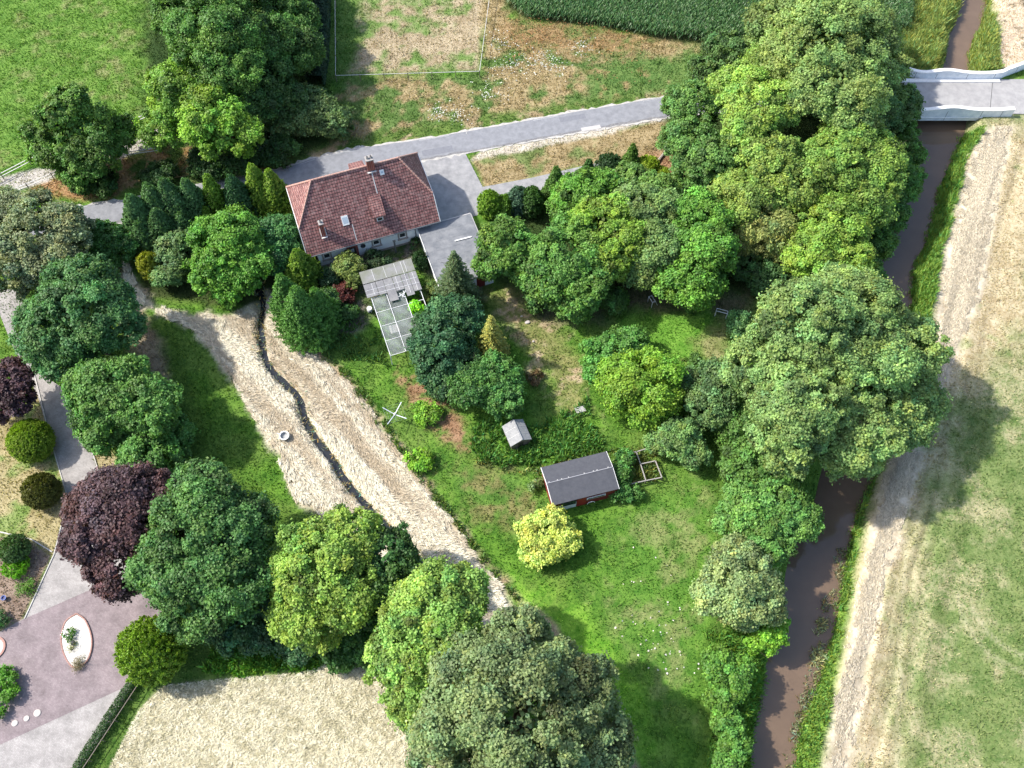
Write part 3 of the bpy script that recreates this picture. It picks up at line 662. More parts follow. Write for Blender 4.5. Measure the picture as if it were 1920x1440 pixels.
# bare greenhouse frame with the half that still has roof sheets
M_SHEET = mat('corrugated_sheet', (.165, .165, .175), .8, .3, noise=(1.4, (.235, .235, .235)), bump=(5, .4))
M_TUBE = mat('white_tube', (.70, .71, .72), .6, .3)
ghc = loc(.3, -15)
gh = empty('greenhouse', (*ghc, 0), HR_, 'old greenhouse half covered by grey sheets, its other half a bare white frame', 'greenhouse')
def gb(m_, x0, x1, y0, y1, z): m_.box(x0 - .3, x1 - .3, y0 + 15, y1 + 15, z, z + .04)
s1 = MB(); gb(s1, -2.95, 3.35, -11.1, -9.3, 2.62); sh = s1.build('roof_sheet', mat('mossy_sheet', (.17, .18, .14), .85, .2, noise=(.9, (.23, .23, .23)), bump=(5, .5)), gh)
for (xa_, xb_, ya_, yb_, zz) in ((-2.95, -1.55, -13.05, -11.15, 2.55), (-1.5, -.62, -13.1, -11.15, 2.55), (-.58, .45, -14.4, -11.15, 2.55), (.5, 1.45, -13.2, -11.15, 2.55), (1.5, 2.4, -14.3, -11.15, 2.55), (2.44, 3.35, -13.9, -11.15, 2.55)):
    s2 = MB(); gb(s2, xa_, xb_, ya_, yb_, zz); s2.build('roof_sheet', M_SHEET, gh)
def gbar(name, pts, w_=.08):
    o = MB()
    for a, b in pts: o.bar((a[0] - .3, a[1] + 15, a[2]), (b[0] - .3, b[1] + 15, b[2]), w_)
    return o.build(name, M_TUBE, gh)
for x_ in (-2.5, -.72, 1.25, 3.15): gbar('rail', [((x_, -9.4, 2.5), (x_, -21, 2.12))], .062)
for y_ in (-13.1, -15.1, -17.0, -19.0, -21.0):
    z_ = 2.5 - (-9.4 - y_) * .033
    gbar('crossbar', [((-2.5, y_, z_ - .07), (3.15, y_, z_ - .07))], .05)
for x_ in (-2.5, 3.15):
    for y_ in (-9.4, -13.1, -17, -21): gbar('post', [((x_, y_, 0), (x_, y_, 2.5 - (-9.4 - y_) * .033 - .1))], .09)
gbar('glazing_bar', [((-2.95, -12.1, 2.61), (3.3, -12.1, 2.61)), ((-2.0, -13, 2.61), (-2.0, -11.2, 2.61)), ((.9, -13.1, 2.61), (.9, -11.2, 2.61)), ((2.0, -14, 2.61), (2.0, -9.4, 2.68)), ((2.9, -13.8, 2.61), (2.9, -11.2, 2.61)), ((-2.95, -12.7, 2.61), (3.3, -12.9, 2.61)), ((2.4, -9.4, 2.68), (2.4, -11, 2.68)), ((-1.5, -9.4, 2.68), (-1.5, -11, 2.68)), ((-.1, -9.4, 2.68), (-.1, -11, 2.68)), ((1.2, -9.4, 2.68), (1.2, -11, 2.68))], .028)
gbar('broken_bar', [((.5, -14.0, 2.5), (1.7, -13.5, 2.5)), ((.9, -14.2, 2.5), (1.5, -13.4, 2.55)), ((.7, -13.6, 2.5), (1.2, -14.3, 2.5))], .05)
M_FILM = bpy.data.materials.new('dusty_pane'); M_FILM.use_nodes = True; nt_ = M_FILM.node_tree
mx_ = nt_.nodes.new('ShaderNodeMixShader'); tr_ = nt_.nodes.new('ShaderNodeBsdfTransparent'); nz_ = nt_.nodes.new('ShaderNodeTexNoise'); nz_.inputs['Scale'].default_value = 1.5
mr_ = nt_.nodes.new('ShaderNodeMapRange'); mr_.inputs[1].default_value = .35; mr_.inputs[2].default_value = .65; mr_.inputs[3].default_value = .14; mr_.inputs[4].default_value = .42
nt_.links.new(nz_.outputs[0], mr_.inputs[0]); nt_.links.new(mr_.outputs[0], mx_.inputs[0]); nt_.links.new(tr_.outputs[0], mx_.inputs[1]); nt_.nodes['Principled BSDF'].inputs['Base Color'].default_value = (.34, .38, .36, 1)
nt_.nodes['Principled BSDF'].inputs['Roughness'].default_value = .35
nt_.links.new(nt_.nodes['Principled BSDF'].outputs[0], mx_.inputs[2]); nt_.links.new(mx_.outputs[0], nt_.nodes['Material Output'].inputs[0])
for (xa_, xb_) in ((-2.44, -.78), (-.66, 1.19)):
    for (ya_, yb_) in ((-15.05, -13.2), (-16.95, -15.15), (-18.95, -17.05), (-20.95, -19.05)):
        zz = 2.5 - (-9.4 - ya_) * .033; s2 = MB(); s2.box(xa_ - .3, xb_ - .3, ya_ + 15, yb_ + 15, zz - .02, zz - .012); s2.build('pane', M_FILM, gh)
tb = at(739.5, 616, .8); tb_ = empty('table', (*tb, 0), HR_, 'small square grey table under the bare greenhouse frame', 'table')
MB().box(-.55, .55, -.55, .55, .74, .8).build('table_top', mat('grey_board', (.40, .38, .37), .8, noise=(4, (.32, .31, .3))), tb_)
for sx in (-1, 1):
    for sy in (-1, 1): MB().box(sx * .48 - .03, sx * .48 + .03, sy * .48 - .03, sy * .48 + .03, 0, .74).build('leg', M_TUBE, tb_)
# gabled timber buildings of the garden
def gable_shed(name, label, cat, cx, cy, rot, hl, hw, ze, zr, roof_m, wall_m, over=.2, off=0.0):
    """ridge along local x"""
    t = empty(name, (cx, cy, 0), rot, label, cat)
    a, b = hl - over, hw - over
    pr = [(-b, 0), (b, 0), (b, ze + .02), (off, zr - .1), (-b, ze + .02)]
    m = MB(); m.add([(-a, y, z) for y, z in pr] + [(a, y, z) for y, z in pr], [(4, 3, 2, 1, 0), (5, 6, 7, 8, 9)] + [(i, (i + 1) % 5, 5 + (i + 1) % 5, 5 + i) for i in range(5)])
    wl_ = m.build('wall', wall_m, t)
    q = MB(); th = .09
    sec = [(-hw, ze), (off, zr), (hw, ze), (hw, ze + th), (off, zr + th), (-hw, ze + th)]
    q.add([(-hl, y, z) for y, z in sec] + [(hl, y, z) for y, z in sec], [(0, 5, 4, 1), (1, 4, 3, 2), (6, 7, 10, 11), (7, 8, 9, 10)] + [(0, 1, 7, 6), (1, 2, 8, 7), (2, 3, 9, 8), (3, 4, 10, 9), (4, 5, 11, 10), (5, 0, 6, 11)])
    rf = q.build('roof', roof_m, t)
    return t, wl_, rf
M_FELTD = mat('dark_felt', (.065, .068, .08), .85, .25, noise=(2.2, (.085, .088, .10)), bump=(30, .4))
M_REDW = mat('red_boards', (.22, .03, .025), .7, .3, noise=(5, (.17, .025, .02)))
shed, sw_, sr_ = gable_shed('garden_shed', 'dark felt-roofed garden shed with red and white front wall', 'shed', 7.08, 39.61, .262, 3.56, 2.2, 2.15, 2.62, M_FELTD, M_REDW, .1, .12)
m = MB(); m.bar((-3.58, .12, 2.735), (3.58, .12, 2.735), .07, .035); m.build('ridge_strip', mat('ridge_strip', (.3, .3, .32), .6), sr_)
for x_ in (-3.3, -2.4, -1.95, -1.2, .5, 1.5, 1.9, 3.1): MB().box(x_ - .05, x_ + .05, .17, .24, 2.72, 2.76).build('ridge_clip', M_LEAD, sr_)
for s in (-1, 1):
    m = MB(); m.bar((s * 3.6, -2.2, 2.13), (s * 3.6, .12, 2.6), .05, .18); m.bar((s * 3.6, .12, 2.6), (s * 3.6, 2.2, 2.13), .05, .18); m.build('bargeboard', M_FRAME, sr_)
yf = -2.1
MB().box(-3.34, -.95, yf - .03, yf - .002, 0, 1.35).build('white_panel', M_FRAME, sw_)
MB().box(-2.6, -1.0, yf - .045, yf - .032, .95, 1.9).build('window', M_GLASS, shed)
MB().box(-.88, .1, yf - .06, yf - .002, .05, 2.0).build('door', mat('bright_red_door', (.30, .03, .025), .5), shed)
MB().box(.14, 2.2, yf - .09, yf - .002, 1.25, 1.62).build('window_frame', M_FRAME, shed)
MB().box(.25, 2.1, yf - .10, yf - .092, 1.33, 1.55).build('window_frame', M_GLASS, shed)
m = MB(); m.tube([(.1 + .45 + .4 * math.cos(t), yf - .35, .75 + .45 * math.sin(t)) for t in np.linspace(0, PI, 9)], .035, 6); m.build('hoop', M_FRAME, sw_)
M_OLDW = mat('grey_asbestos', (.24, .245, .25), .85, .2, noise=(3, (.32, .32, .32)), bump=(6, .6))
hut, hw_, hr_ = gable_shed('small_hut', 'small weathered hut with a pale grey gabled roof among the weeds', 'hut', .52, 45.23, R(111.5), 1.3, 1.22, 1.35, 2.05, M_OLDW, mat('old_timber', (.13, .10, .08), .9, noise=(4, (.2, .17, .14))), .15, -.1)
m = MB(); m.bar((-1.3, -.1, 2.16), (1.3, -.1, 2.16), .16, .03); m.build('ridge_cap', M_OLDW, hr_)
m = MB(); m.box(-1.17, -1.152, -.3, .3, 0, 1.2); m.build('door', mat('dark_door'), hut)
for x_ in (-.45, .4):
    m = MB(); m.bar((x_, -1.23, 1.46), (x_, -.1, 2.155), .03, .012); m.bar((x_, 1.23, 1.46), (x_, -.1, 2.155), .03, .012); m.build('sheet_lap', M_LEAD, hr_)
sb = at(966, 838, .05); tag(MB().box(-.28, .28, -.32, .32, 0, .09).build('paving_slab', M_DECK), 'small pale slab on the ground at the hut door', 'slab'); bpy.data.objects['paving_slab'].location = (*sb, 0)
sb = at(1088, 768, .3); o = tag(MB().box(-.55, .55, -.35, .35, .2, .34).build('concrete_lid', mat('grey_board')), 'flat grey lid lying in the weeds under the big round bush', 'lid'); o.location = (*sb, 0); o.rotation_euler.z = .3
# ================================================================ TREES AND SHRUBS
def unit(v): return v / (np.linalg.norm(v, axis=-1, keepdims=True) + 1e-9)
def cards(P, N, T, size, asp, fold=.12):
    """rhombic leaf sprays: centre P, facing N, long axis T"""
    N = unit(N); T = unit(T - N * (T * N).sum(-1, keepdims=True)); S = np.cross(N, T)
    s = size[:, None]; w = s * asp
    a = P - T * s * .5; b = P + S * w * .5 + T * s * .08 + N * s * fold; c = P + T * s * .5; d = P - S * w * .5 + T * s * .08 + N * s * fold
    return np.stack([a, b, c, d], 1).reshape(-1, 3)
def vary(base, n, rg, amt=.22, warm=.08):
    v = 1 + rg.normal(0, amt, (n, 1)); h = rg.normal(0, warm, (n, 1))
    c = np.array(base)[None] * v
    c[:, 0:1] *= 1 + h * 1.2; c[:, 2:3] *= 1 - h
    return np.clip(c, .004, .8)
def dirs(n, rg, zmin=-1.0):
    z = rg.uniform(zmin, 1, n); a = rg.uniform(0, 2 * PI, n); r = np.sqrt(1 - z * z)
    return np.stack([r * np.cos(a), r * np.sin(a), z], -1)
def fib(n, rg, zmin):
    k = np.arange(n) + .5; z = 1 - (1 - zmin) * k / n; a = PI * (1 + 5 ** .5) * k + rg.uniform(0, 6)
    r = np.sqrt(np.maximum(0, 1 - z * z)); v = np.stack([r * np.cos(a), r * np.sin(a), z], -1)
    return unit(v + rg.normal(0, .13, v.shape))
GAIN = (2.15, 2.02, 1.25)
def crown_broad(blobs, colr, rg, leaf=.34, lobe=.27, dens=26, gap=.0, asp=.75, hang=0.0, tight=.75, vary_l=.2):
    """blobs: (centre, (rx,ry,rz)).  boughs -> clumps -> leaf sprays"""
    colr = np.array(colr) * np.array(GAIN)
    Ps, Ns, Ts, Ss, Cs = [], [], [], [], []
    lobes = []
    for bc_, br_ in blobs:
        Rm = br_[0]
        lr = float(np.clip(lobe * Rm, .45, 2.3))
        n = int(4 * PI * Rm * Rm * .72 / (PI * lr * lr) * .95) + 5
        D = fib(n, rg, -.45)
        rr = lr * np.clip(rg.lognormal(-.1, .5, n), .35, 2.3)
        ph = rg.uniform(0, 6.28, 3); az = np.arctan2(D[:, 1], D[:, 0]); off = 1 + rg.normal(0, .09, n) - .22 * smooth(.5, .75, vn(az * 1.6 + ph[2] * 9, D[:, 2] * 2.2 + ph[0] * 7, 3)) + .07 * np.sin(az * 3 + ph[0]) + .05 * np.sin(az * 5 + ph[1] + D[:, 2] * 3)
        cen = np.array(bc_) + D * (np.array(br_) - rr[:, None] * .75) * off[:, None]
        keep = rg.uniform(0, 1, n) > gap
        for i in np.nonzero(keep)[0]: lobes.append((cen[i], D[i], rr[i]))
    for c, D, lr in lobes:
        inside = False
        for bc_, br_ in blobs:
            if (((c - np.array(bc_)) / np.array(br_)) ** 2).sum() < .36: inside = True
        if inside: continue
        lt = vary(colr, 1, rg, vary_l, .055)[0]
        m = int(2 * PI * lr * lr * 1.25 / .36 * (dens / 26)) + 5
        u = dirs(m, rg); u = unit(u + D * .75 + np.array([0, 0, .25]))
        cc = c + u * lr * rg.uniform(.55, 1.2, (m, 1)) * np.array([1, 1, .85])
        k = 26
        ct = vary(lt, m, rg, .17, .06)
        q = cc[:, None, :] + rg.normal(0, 1, (m, k, 3)) * np.array([.26, .26, .19]) * min(1.0, .45 + lr * .38) * tight / .75
        if hang: q[..., 2] -= rg.uniform(0, hang, (m, k))
        nn = unit(u[:, None, :] * .8 + rg.normal(0, .5, (m, k, 3)) + np.array([-.12, 0, .5]))
        tt_ = rg.normal(0, 1, (m, k, 3)) + (np.array([0, 0, -3.0]) if hang else D * .6)
        Ps.append(q.reshape(-1, 3)); Ns.append(nn.reshape(-1, 3)); Ts.append(tt_.reshape(-1, 3))
        Ss.append(leaf * rg.uniform(.6, 1.25, m * k)); Cs.append(np.repeat(ct, k, 0))
    # inner foliage behind the clumps
    for bc_, br_ in blobs:
        n = int(4 * PI * br_[0] ** 2 * 3.0) + 20
        D = dirs(n, rg, -.5); q = np.array(bc_) + D * np.array(br_) * rg.uniform(.5, .8, (n, 1))
        Ps.append(q); Ns.append(D + rg.normal(0, .4, D.shape)); Ts.append(rg.normal(0, 1, D.shape)); Ss.append(np.full(n, leaf * 2.0)); Cs.append(vary(np.array(colr) * .95, n, rg))
    P = np.concatenate(Ps); C_ = np.concatenate(Cs); n = len(P)
    C_ = np.clip(C_ * (1 + rg.normal(0, .12, (n, 1))), .004, .85)
    return cards(P, np.concatenate(Ns), np.concatenate(Ts), np.concatenate(Ss), asp), C_
def crown_dense(c, rx, rz, z0, colr, rg, leaf=.2, shape='egg', plume=.5, top=.6, dens=1.0, tip=None):
    """thuja, cypress and clipped shrubs: upright sprays over a closed surface"""
    colr = np.array(colr) * np.array((1.9, 1.85, 1.4)); tip = None if tip is None else np.array(tip) * 1.15
    h = rz; A = 2 * PI * rx * h
    n = int(A * 120 * dens)
    t = rg.uniform(0, 1, n) ** .8; a = rg.uniform(0, 2 * PI, n)
    if shape == 'egg': pr = np.sqrt(np.clip(1 - np.abs((t - .38) / np.where(t < .38, .42, .62)) ** 2.2, 0, 1))
    elif shape == 'cone': pr = np.clip((1 - t), 0, 1) ** .6 * np.minimum(1, .8 + t * 2)
    elif shape == 'spire': pr = np.clip(1 - t, 0, 1) ** 1.0 * np.minimum(1, .7 + t * 3) + .03
    else: pr = np.sqrt(np.clip(1 - (2 * t - 1) ** 2, 0, 1))
    lump = (fbm(a * rx * 1.2 + 50, t * h * .7, int(rg.integers(999)), 3) - .5) * 2
    # upright plumes standing off the surface, each a small spray of cards
    M = max(24, int(A * (5 if plume > .35 else 16) * dens)); K_ = 46 if plume > .35 else 18
    i = rg.integers(0, n, M); tp, ap, pp, lp = t[i], a[i], pr[i], lump[i]
    L_ = (.25 + plume * rg.uniform(.5, 1.15, M)) * (.75 if plume > .35 else .6) * (1.15 - .6 * tp)
    r = np.maximum(rx * pp * (1 + .22 * plume * lp) - .22 * L_, .02) * rg.uniform(.9, 1.04, M)
    base = np.stack([c[0] + r * np.cos(ap), c[1] + r * np.sin(ap), z0 + tp * h * .93], -1)
    ax = unit(np.stack([np.cos(ap), np.sin(ap), np.full(M, .9)], -1) + rg.normal(0, .22, (M, 3)))
    s_ = rg.uniform(0, 1, (M, K_)); wd = (.30 if plume > .35 else .16) * (1.05 - s_) * np.minimum(1, rx)
    P = base[:, None] + ax[:, None] * (s_ * L_[:, None])[..., None] + rg.normal(0, 1, (M, K_, 3)) * wd[..., None] * .55
    N = np.stack([np.cos(ap), np.sin(ap), np.full(M, .45)], -1)[:, None] + rg.normal(0, .55, (M, K_, 3))
    T = ax[:, None] + rg.normal(0, .45, (M, K_, 3))
    cb = colr[None] * (1 + rg.normal(0, .16, (M, 1))) * (1 + .18 * lp[:, None])
    cb = cb[:, None] * (1 + rg.normal(0, .13, (M, K_, 1)))
    if tip is not None:
        w = (smooth(.25, 1.0, s_) * rg.uniform(.4, 1, (M, 1)))[..., None]; cb = cb * (1 - w) + tip * w
    m2 = int(A * 65); t2, a2, p2 = t[:m2], a[:m2], pr[:m2]; r2 = rx * p2 * rg.uniform(.55, .85, len(t2))
    P2 = np.stack([c[0] + r2 * np.cos(a2), c[1] + r2 * np.sin(a2), z0 + t2 * h * .92], -1); N2 = np.stack([np.cos(a2), np.sin(a2), .4 + 0 * a2], -1) + rg.normal(0, .3, (len(t2), 3))
    P = np.concatenate([P.reshape(-1, 3), P2]); N = np.concatenate([N.reshape(-1, 3), N2]); T = np.concatenate([T.reshape(-1, 3), rg.normal(0, 1, P2.shape) + [0, 0, 1]])
    cc_ = np.concatenate([cb.reshape(-1, 3), vary(colr * .9, len(P2), rg, .12)]); sz = np.concatenate([leaf * 1.15 * rg.uniform(.6, 1.3, M * K_), np.full(len(P2), leaf * 1.7)])
    return cards(P, N, T, sz, .5), np.clip(cc_, .004, .8)
def crown_spruce(c, R_, H_, colr, rg, z0=.6, dens=1.0):
    Ps, Ts, Ns, Ss, Cs = [], [], [], [], []
    nl_ = int(H_ / .34)
    for i in range(nl_):
        t = i / nl_; z = z0 + (H_ - z0) * t; r = R_ * (1 - t) ** .85 + .12
        nb = int(7 + 9 * (1 - t)); a0 = rg.uniform(0, 6)
        for k in range(nb):
            a = a0 + 2 * PI * k / nb + rg.normal(0, .12); L_ = r * rg.uniform(.72, 1.12); m = max(5, int(L_ * 26 * dens))
            s = np.sort(rg.uniform(.08, 1, m)); side = rg.choice([-1, 1], m)
            zz = z + .12 * L_ - .42 * L_ * s ** 1.3 + .12 * L_ * s ** 4
            wd = .34 * (1 - s * .75) * L_ ** .5
            off = side * wd * rg.uniform(.1, 1, m)
            P = np.stack([c[0] + np.cos(a) * L_ * s - np.sin(a) * off, c[1] + np.sin(a) * L_ * s + np.cos(a) * off, zz - .12 * np.abs(off)], -1)
            T = np.stack([np.cos(a) + -np.sin(a) * side * .8, np.sin(a) + np.cos(a) * side * .8, np.full(m, -.35)], -1) + rg.normal(0, .2, (m, 3))
            Ps.append(P); Ts.append(T); Ns.append(np.array([0, 0, 1.0]) + rg.normal(0, .35, (m, 3))); Ss.append(.26 * rg.uniform(.7, 1.3, m))
            Cs.append(vary(np.array(colr) * 1.4, m, rg, .2, .08) * (.85 + .3 * s[:, None] ** 2))
    P = np.concatenate(Ps)
    return cards(P, np.concatenate(Ns), np.concatenate(Ts), np.concatenate(Ss), .42), np.clip(np.concatenate(Cs), .004, .8)
def trunk_mesh(base, tops, r0, h0, rg):
    m = MB()
    pts = [(0, 0, -.3), (rg.normal(0, .06), rg.normal(0, .06), h0 * .5), (rg.normal(0, .1), rg.normal(0, .1), h0)]
    m.tube(pts, [r0 * 1.25, r0 * .95, r0 * .75], 9)
    for (x, y, z) in tops:
        v = Vector((x, y, z)); st = Vector(pts[2]) + Vector((0, 0, -h0 * rg.uniform(.02, .2)))
        mid = st.lerp(v, .5) + Vector((rg.normal(0, .25), rg.normal(0, .25), -abs(v.z - st.z) * .08))
        m.tube([st, mid, v], [r0 * .55, r0 * .32, r0 * .08], 6)
        for k in range(2):
            w_ = mid.lerp(v, .3 + .3 * k) ; e_ = w_ + Vector((rg.normal(0, .9), rg.normal(0, .9), abs(rg.normal(0, .8))))
            m.tube([w_, w_.lerp(e_, .5) + Vector((0, 0, .1)), e_], [r0 * .2, r0 * .12, r0 * .04], 5)
    return m
NT = 0
def finish(name, label, cat, bx, by, V, Cc, limbs, r0, h0, rg, group=None, shrub=False, part='crown', material=None):
    t = empty(name, (bx, by, 0), 0, label, cat, group)
    V = V - np.array([bx, by, 0])
    me = np_mesh(part, V, 4, Cc); link(part, me, material or M_LEAF, t)
    trunk_mesh((bx, by), limbs, r0, h0, rg).build('stem' if shrub else 'trunk', M_BARK, t)
    return t
def tree(name, label, blobs, colr, cat='tree', group=None, leaf=.28, lobe=.2, dens=26, gap=.05, flat=.8, shrub=False, hang=0.0, asp=.75, tight=.75, vary_l=.2, seed=None):
    """blobs: (px, py, radius in px, height of its top in m)"""
    global NT; NT += 1
    rg = np.random.default_rng(1000 + NT if seed is None else seed)
    B_ = []
    for b in blobs:
        px_, py_, rp, top_ = b[:4]
        R_ = rp / pxm(py_, top_ * .6); V_ = min(R_ * flat, top_ * .5)
        zc = top_ - V_
        R_ = rp / pxm(py_, zc); X_, Y_ = at(px_, py_, zc); B_.append(((X_, Y_, zc), (R_, R_, V_)))
    V, Cc = crown_broad(B_, colr, rg, leaf, lobe, dens, gap, asp, hang, tight, vary_l)
    big = max(B_, key=lambda q: q[1][0]); bx, by = big[0][0], big[0][1]
    keep = (V.reshape(-1, 4, 3)[:, :, 2].min(1) > .04); V = V.reshape(-1, 4, 3)[keep].reshape(-1, 3); Cc = Cc[keep]
    limbs = []
    for (c_, r_) in B_:
        for k in range(3 if len(B_) > 2 else 5):
            a = rg.uniform(0, 6.28); q = rg.choice([.5, .6, .93]); limbs.append((c_[0] - bx + math.cos(a) * r_[0] * q, c_[1] - by + math.sin(a) * r_[0] * q, c_[2] + r_[2] * rg.uniform(.0, .55)))
    Ht = big[0][2] + big[1][2]
    return finish(name, label, cat, bx, by, V, Cc, limbs, max(.05, Ht * .022), Ht * (.12 if shrub else .33), rg, group, shrub, 'foliage' if shrub else 'crown')
def dense(name, label, px_, py_, rp, H_, colr, shape='egg', plume=.5, cat='conifer', tip=None, leaf=.2, z0=.05, dens=1.0, group=None, extra=()):
    global NT; NT += 1; rg = np.random.default_rng(2000 + NT)
    zc = H_ * .45; X_, Y_ = at(px_, py_, zc); R_ = rp / pxm(py_, zc)
    parts = [crown_dense((X_, Y_), R_, H_, z0, colr, rg, leaf, shape, plume, dens=dens, tip=tip)]
    for (ex, ey, er, eh) in extra:
        x2, y2 = at(ex, ey, eh * .45); parts.append(crown_dense((x2, y2), er / pxm(ey, eh * .45), eh, z0, colr, rg, leaf, shape, plume, dens=dens, tip=tip))
    V = np.concatenate([p[0] for p in parts]); Cc = np.concatenate([p[1] for p in parts])
    return finish(name, label, cat, X_, Y_, V, Cc, [(0, 0, H_ * .8)], max(.04, H_ * .02), H_ * .5, rg, group)
def spruce(name, label, px_, py_, rp, H_, colr, cat='conifer'):
    global NT; NT += 1; rg = np.random.default_rng(3000 + NT)
    X_, Y_ = at(px_, py_, H_ * .3); R_ = rp / pxm(py_, H_ * .3)
    V, Cc = crown_spruce((X_, Y_), R_, H_, colr, rg)
    return finish(name, label, cat, X_, Y_, V, Cc, [(0, 0, H_ * .95)], H_ * .02, H_ * .6, rg)
# leaf colours
OAK = (.045, .105, .028); OAKD = (.026, .072, .026); BRI = (.085, .165, .03); PAL = (.14, .215, .075); YEL = (.19, .25, .045)
BLU = (.035, .085, .05); GRY = (.12, .16, .085); MID = (.06, .13, .032); LIM = (.12, .24, .035)
# --- north-west
tree('oak_tree', 'lone dark oak with thin uneven crown in the green meadow top left', [(150,250,62,9),(110,215,40,10.5),(170,285,52,7),(95,275,42,6.5),(205,265,36,6),(130,190,34,11),(150,320,38,4),(235,240,26,5),(60,250,26,7)], (.055,.115,.03), gap=.34, dens=24)
tree('maple_tree', 'bright green tree in front of the dark grove at the top left', [(330,170,58,11),(390,215,62,10),(430,250,55,8.5),(310,235,45,8)], (.085,.165,.03))
tree('alder_tree', 'tall dark green tree at the top edge, tallest of the left grove', [(400,60,85,15),(350,20,60,14),(430,120,70,13),(400,-40,80,15)], OAK, gap=.06)
tree('alder_tree', 'dark tree at the top edge between the tall grove tree and the maize', [(535,40,58,9),(555,95,45,8),(520,-30,60,9),(485,80,60,11)], (.034,.08,.024))
tree('alder_tree', 'shaded dark tree in the middle of the left grove behind the bright tree', [(490,165,60,9),(530,190,42,6.5),(455,180,50,9)], (.028,.07,.026))
tree('willow_bush', 'large grey green shrub beside the road at the right end of the grove', [(570,205,52,5),(620,225,38,4),(530,220,38,4.5)], (.05,.09,.045), cat='shrub', shrub=True, leaf=.3)
tree('hazel_shrub', 'low dark thicket under the grove at the road verge', [(400,300,42,2.5),(450,290,45,3),(510,275,42,2.5),(300,330,30,2)], (.022,.055,.02), cat='shrub', shrub=True)
tree('hazel_shrub', 'small dark shrub at the foot of the lone meadow oak', [(160,335,30,2.2),(195,345,24,1.8)], (.03,.065,.02), cat='shrub', shrub=True)
# --- west
tree('willow_tree', 'grey leaved willow at the left edge below the road', [(60,445,80,9.5),(120,430,52,8.5),(20,500,62,8.5),(110,490,56,8),(10,400,45,8)], (.10,.13,.10), gap=.1)
tree('laurel_shrub', 'dark green rounded shrub at the road between willow and conifers', [(205,462,44,4.5),(180,440,26,3.5)], (.03,.085,.028), cat='shrub', shrub=True)
tree('oak_tree', 'large dark green oak left of the hay path, above the purple-leaved tree', [(150,590,82,12),(95,620,62,10),(208,612,54,10),(150,540,62,11.5),(120,660,58,8.5),(212,560,38,9)], (.04,.098,.045), gap=.04)
tree('maple_tree', 'green spreading tree right of the paved path', [(215,735,72,9),(280,760,58,8.5),(175,720,45,8),(200,790,55,7)], (.055,.13,.042))
tree('maple_tree', 'lower green tree beneath the spreading one, touching the dark red tree', [(282,858,58,5.5),(330,815,30,4)], (.05,.125,.042))
tree('purple_plum_tree', 'small dark purple tree at the left edge by the path', [(15,715,40,6.5),(30,750,30,5.5),(-10,760,35,5)], (.042,.024,.045), vary_l=.2)
tree('copper_beech_tree', 'large dark purple-leaved tree over the paved path', [(235,960,85,11),(185,1000,60,10),(265,925,55,10),(225,1060,60,8.5),(170,950,45,9),(290,1020,50,9)], (.050,.029,.050), leaf=.3, vary_l=.22, gap=.05)
tree('oak_tree', 'big dark green oak right of the purple tree', [(375,1010,100,13),(320,1060,72,11),(430,1080,75,11),(370,1120,70,9.5),(450,990,62,11),(380,930,62,12)], (.042,.098,.038), gap=.04)
tree('ash_tree', 'light green tree in front of the dark thicket at the end of the ditch', [(600,1060,82,11.5),(580,1140,72,9),(650,1010,58,10.5),(650,1110,62,10),(545,1070,40,9)], (.11,.18,.048), gap=.03)
tree('alder_tree', 'dark green tree overhanging the lower end of the ditch', [(725,1050,58,9),(700,1110,62,8.5),(750,1090,42,7)], (.03,.075,.028))
tree('elder_shrub', 'dark bushes filling the gap between the big oak and light green tree', [(500,1080,42,4),(450,1175,55,3),(520,1160,55,3.2),(560,1200,36,2.6)], (.03,.075,.045), cat='shrub', shrub=True)
tree('elder_shrub', 'dark undergrowth beside the light tree above the stubble field', [(670,1180,50,3.5),(640,1215,36,2.5),(700,1215,36,3)], (.03,.08,.025), cat='shrub', shrub=True)
tree('ash_tree', 'pale green tree left of the big grey-green oak at the bottom', [(810,1150,85,12.5),(860,1110,52,11),(770,1230,75,11),(790,1310,62,9.5),(850,1200,62,12)], (.115,.19,.06), gap=.02)
tree('oak_tree', 'very large grey-green oak at the bottom edge of the picture', [(960,1340,150,16),(880,1290,85,14),(1060,1290,82,13),(970,1220,70,13.5),(850,1400,85,12),(1100,1390,80,11),(1000,1470,120,13)], (.088,.125,.078), gap=.03)
tree('oak_sapling', 'small dark tree right of the big bottom oak', [(1150,1420,34,5),(1165,1375,20,4)], (.05,.10,.05), cat='tree')
# --- conifers round the house
TH_B = (.068,.14,.064); TH_Y = (.095,.175,.025); TH_G = (.06,.14,.04)
dense('cypress_tree', 'dark blue-green cypress at the left end of the row by the road', 262, 405, 46, 7.5, TH_B, plume=.8, shape='spire', extra=[(290,380,38,6.5),(270,440,34,4.5)])
dense('cypress_tree', 'dark blue-green cypress in the middle of the row by the road', 325, 382, 46, 8.5, (.056,.118,.054), plume=.8, shape='spire', extra=[(305,425,44,6),(300,392,40,7.5),(340,395,40,7)])
dense('cypress_tree', 'dark cypress at the right end of the row beside the yellow one', 364, 380, 42, 8, TH_B, plume=.8, shape='spire', extra=[(348,425,40,4.5)])
dense('golden_cypress', 'narrow yellow green cypress between two dark blue-green ones', 404, 372, 32, 8, (.10,.18,.025), plume=.7, shape='spire', extra=[(392,410,18,4)])
dense('cypress_tree', 'blue-green cypress between two yellow green ones beside the house', 447, 372, 42, 8, (.035,.09,.042), plume=.7, shape='spire')
dense('golden_cypress', 'twin-topped yellow green cypress touching the left end of the house', 486, 355, 42, 8.5, TH_Y, plume=.7, shape='spire', extra=[(516,362,40,8),(500,380,34,5)], tip=(.26,.36,.04))
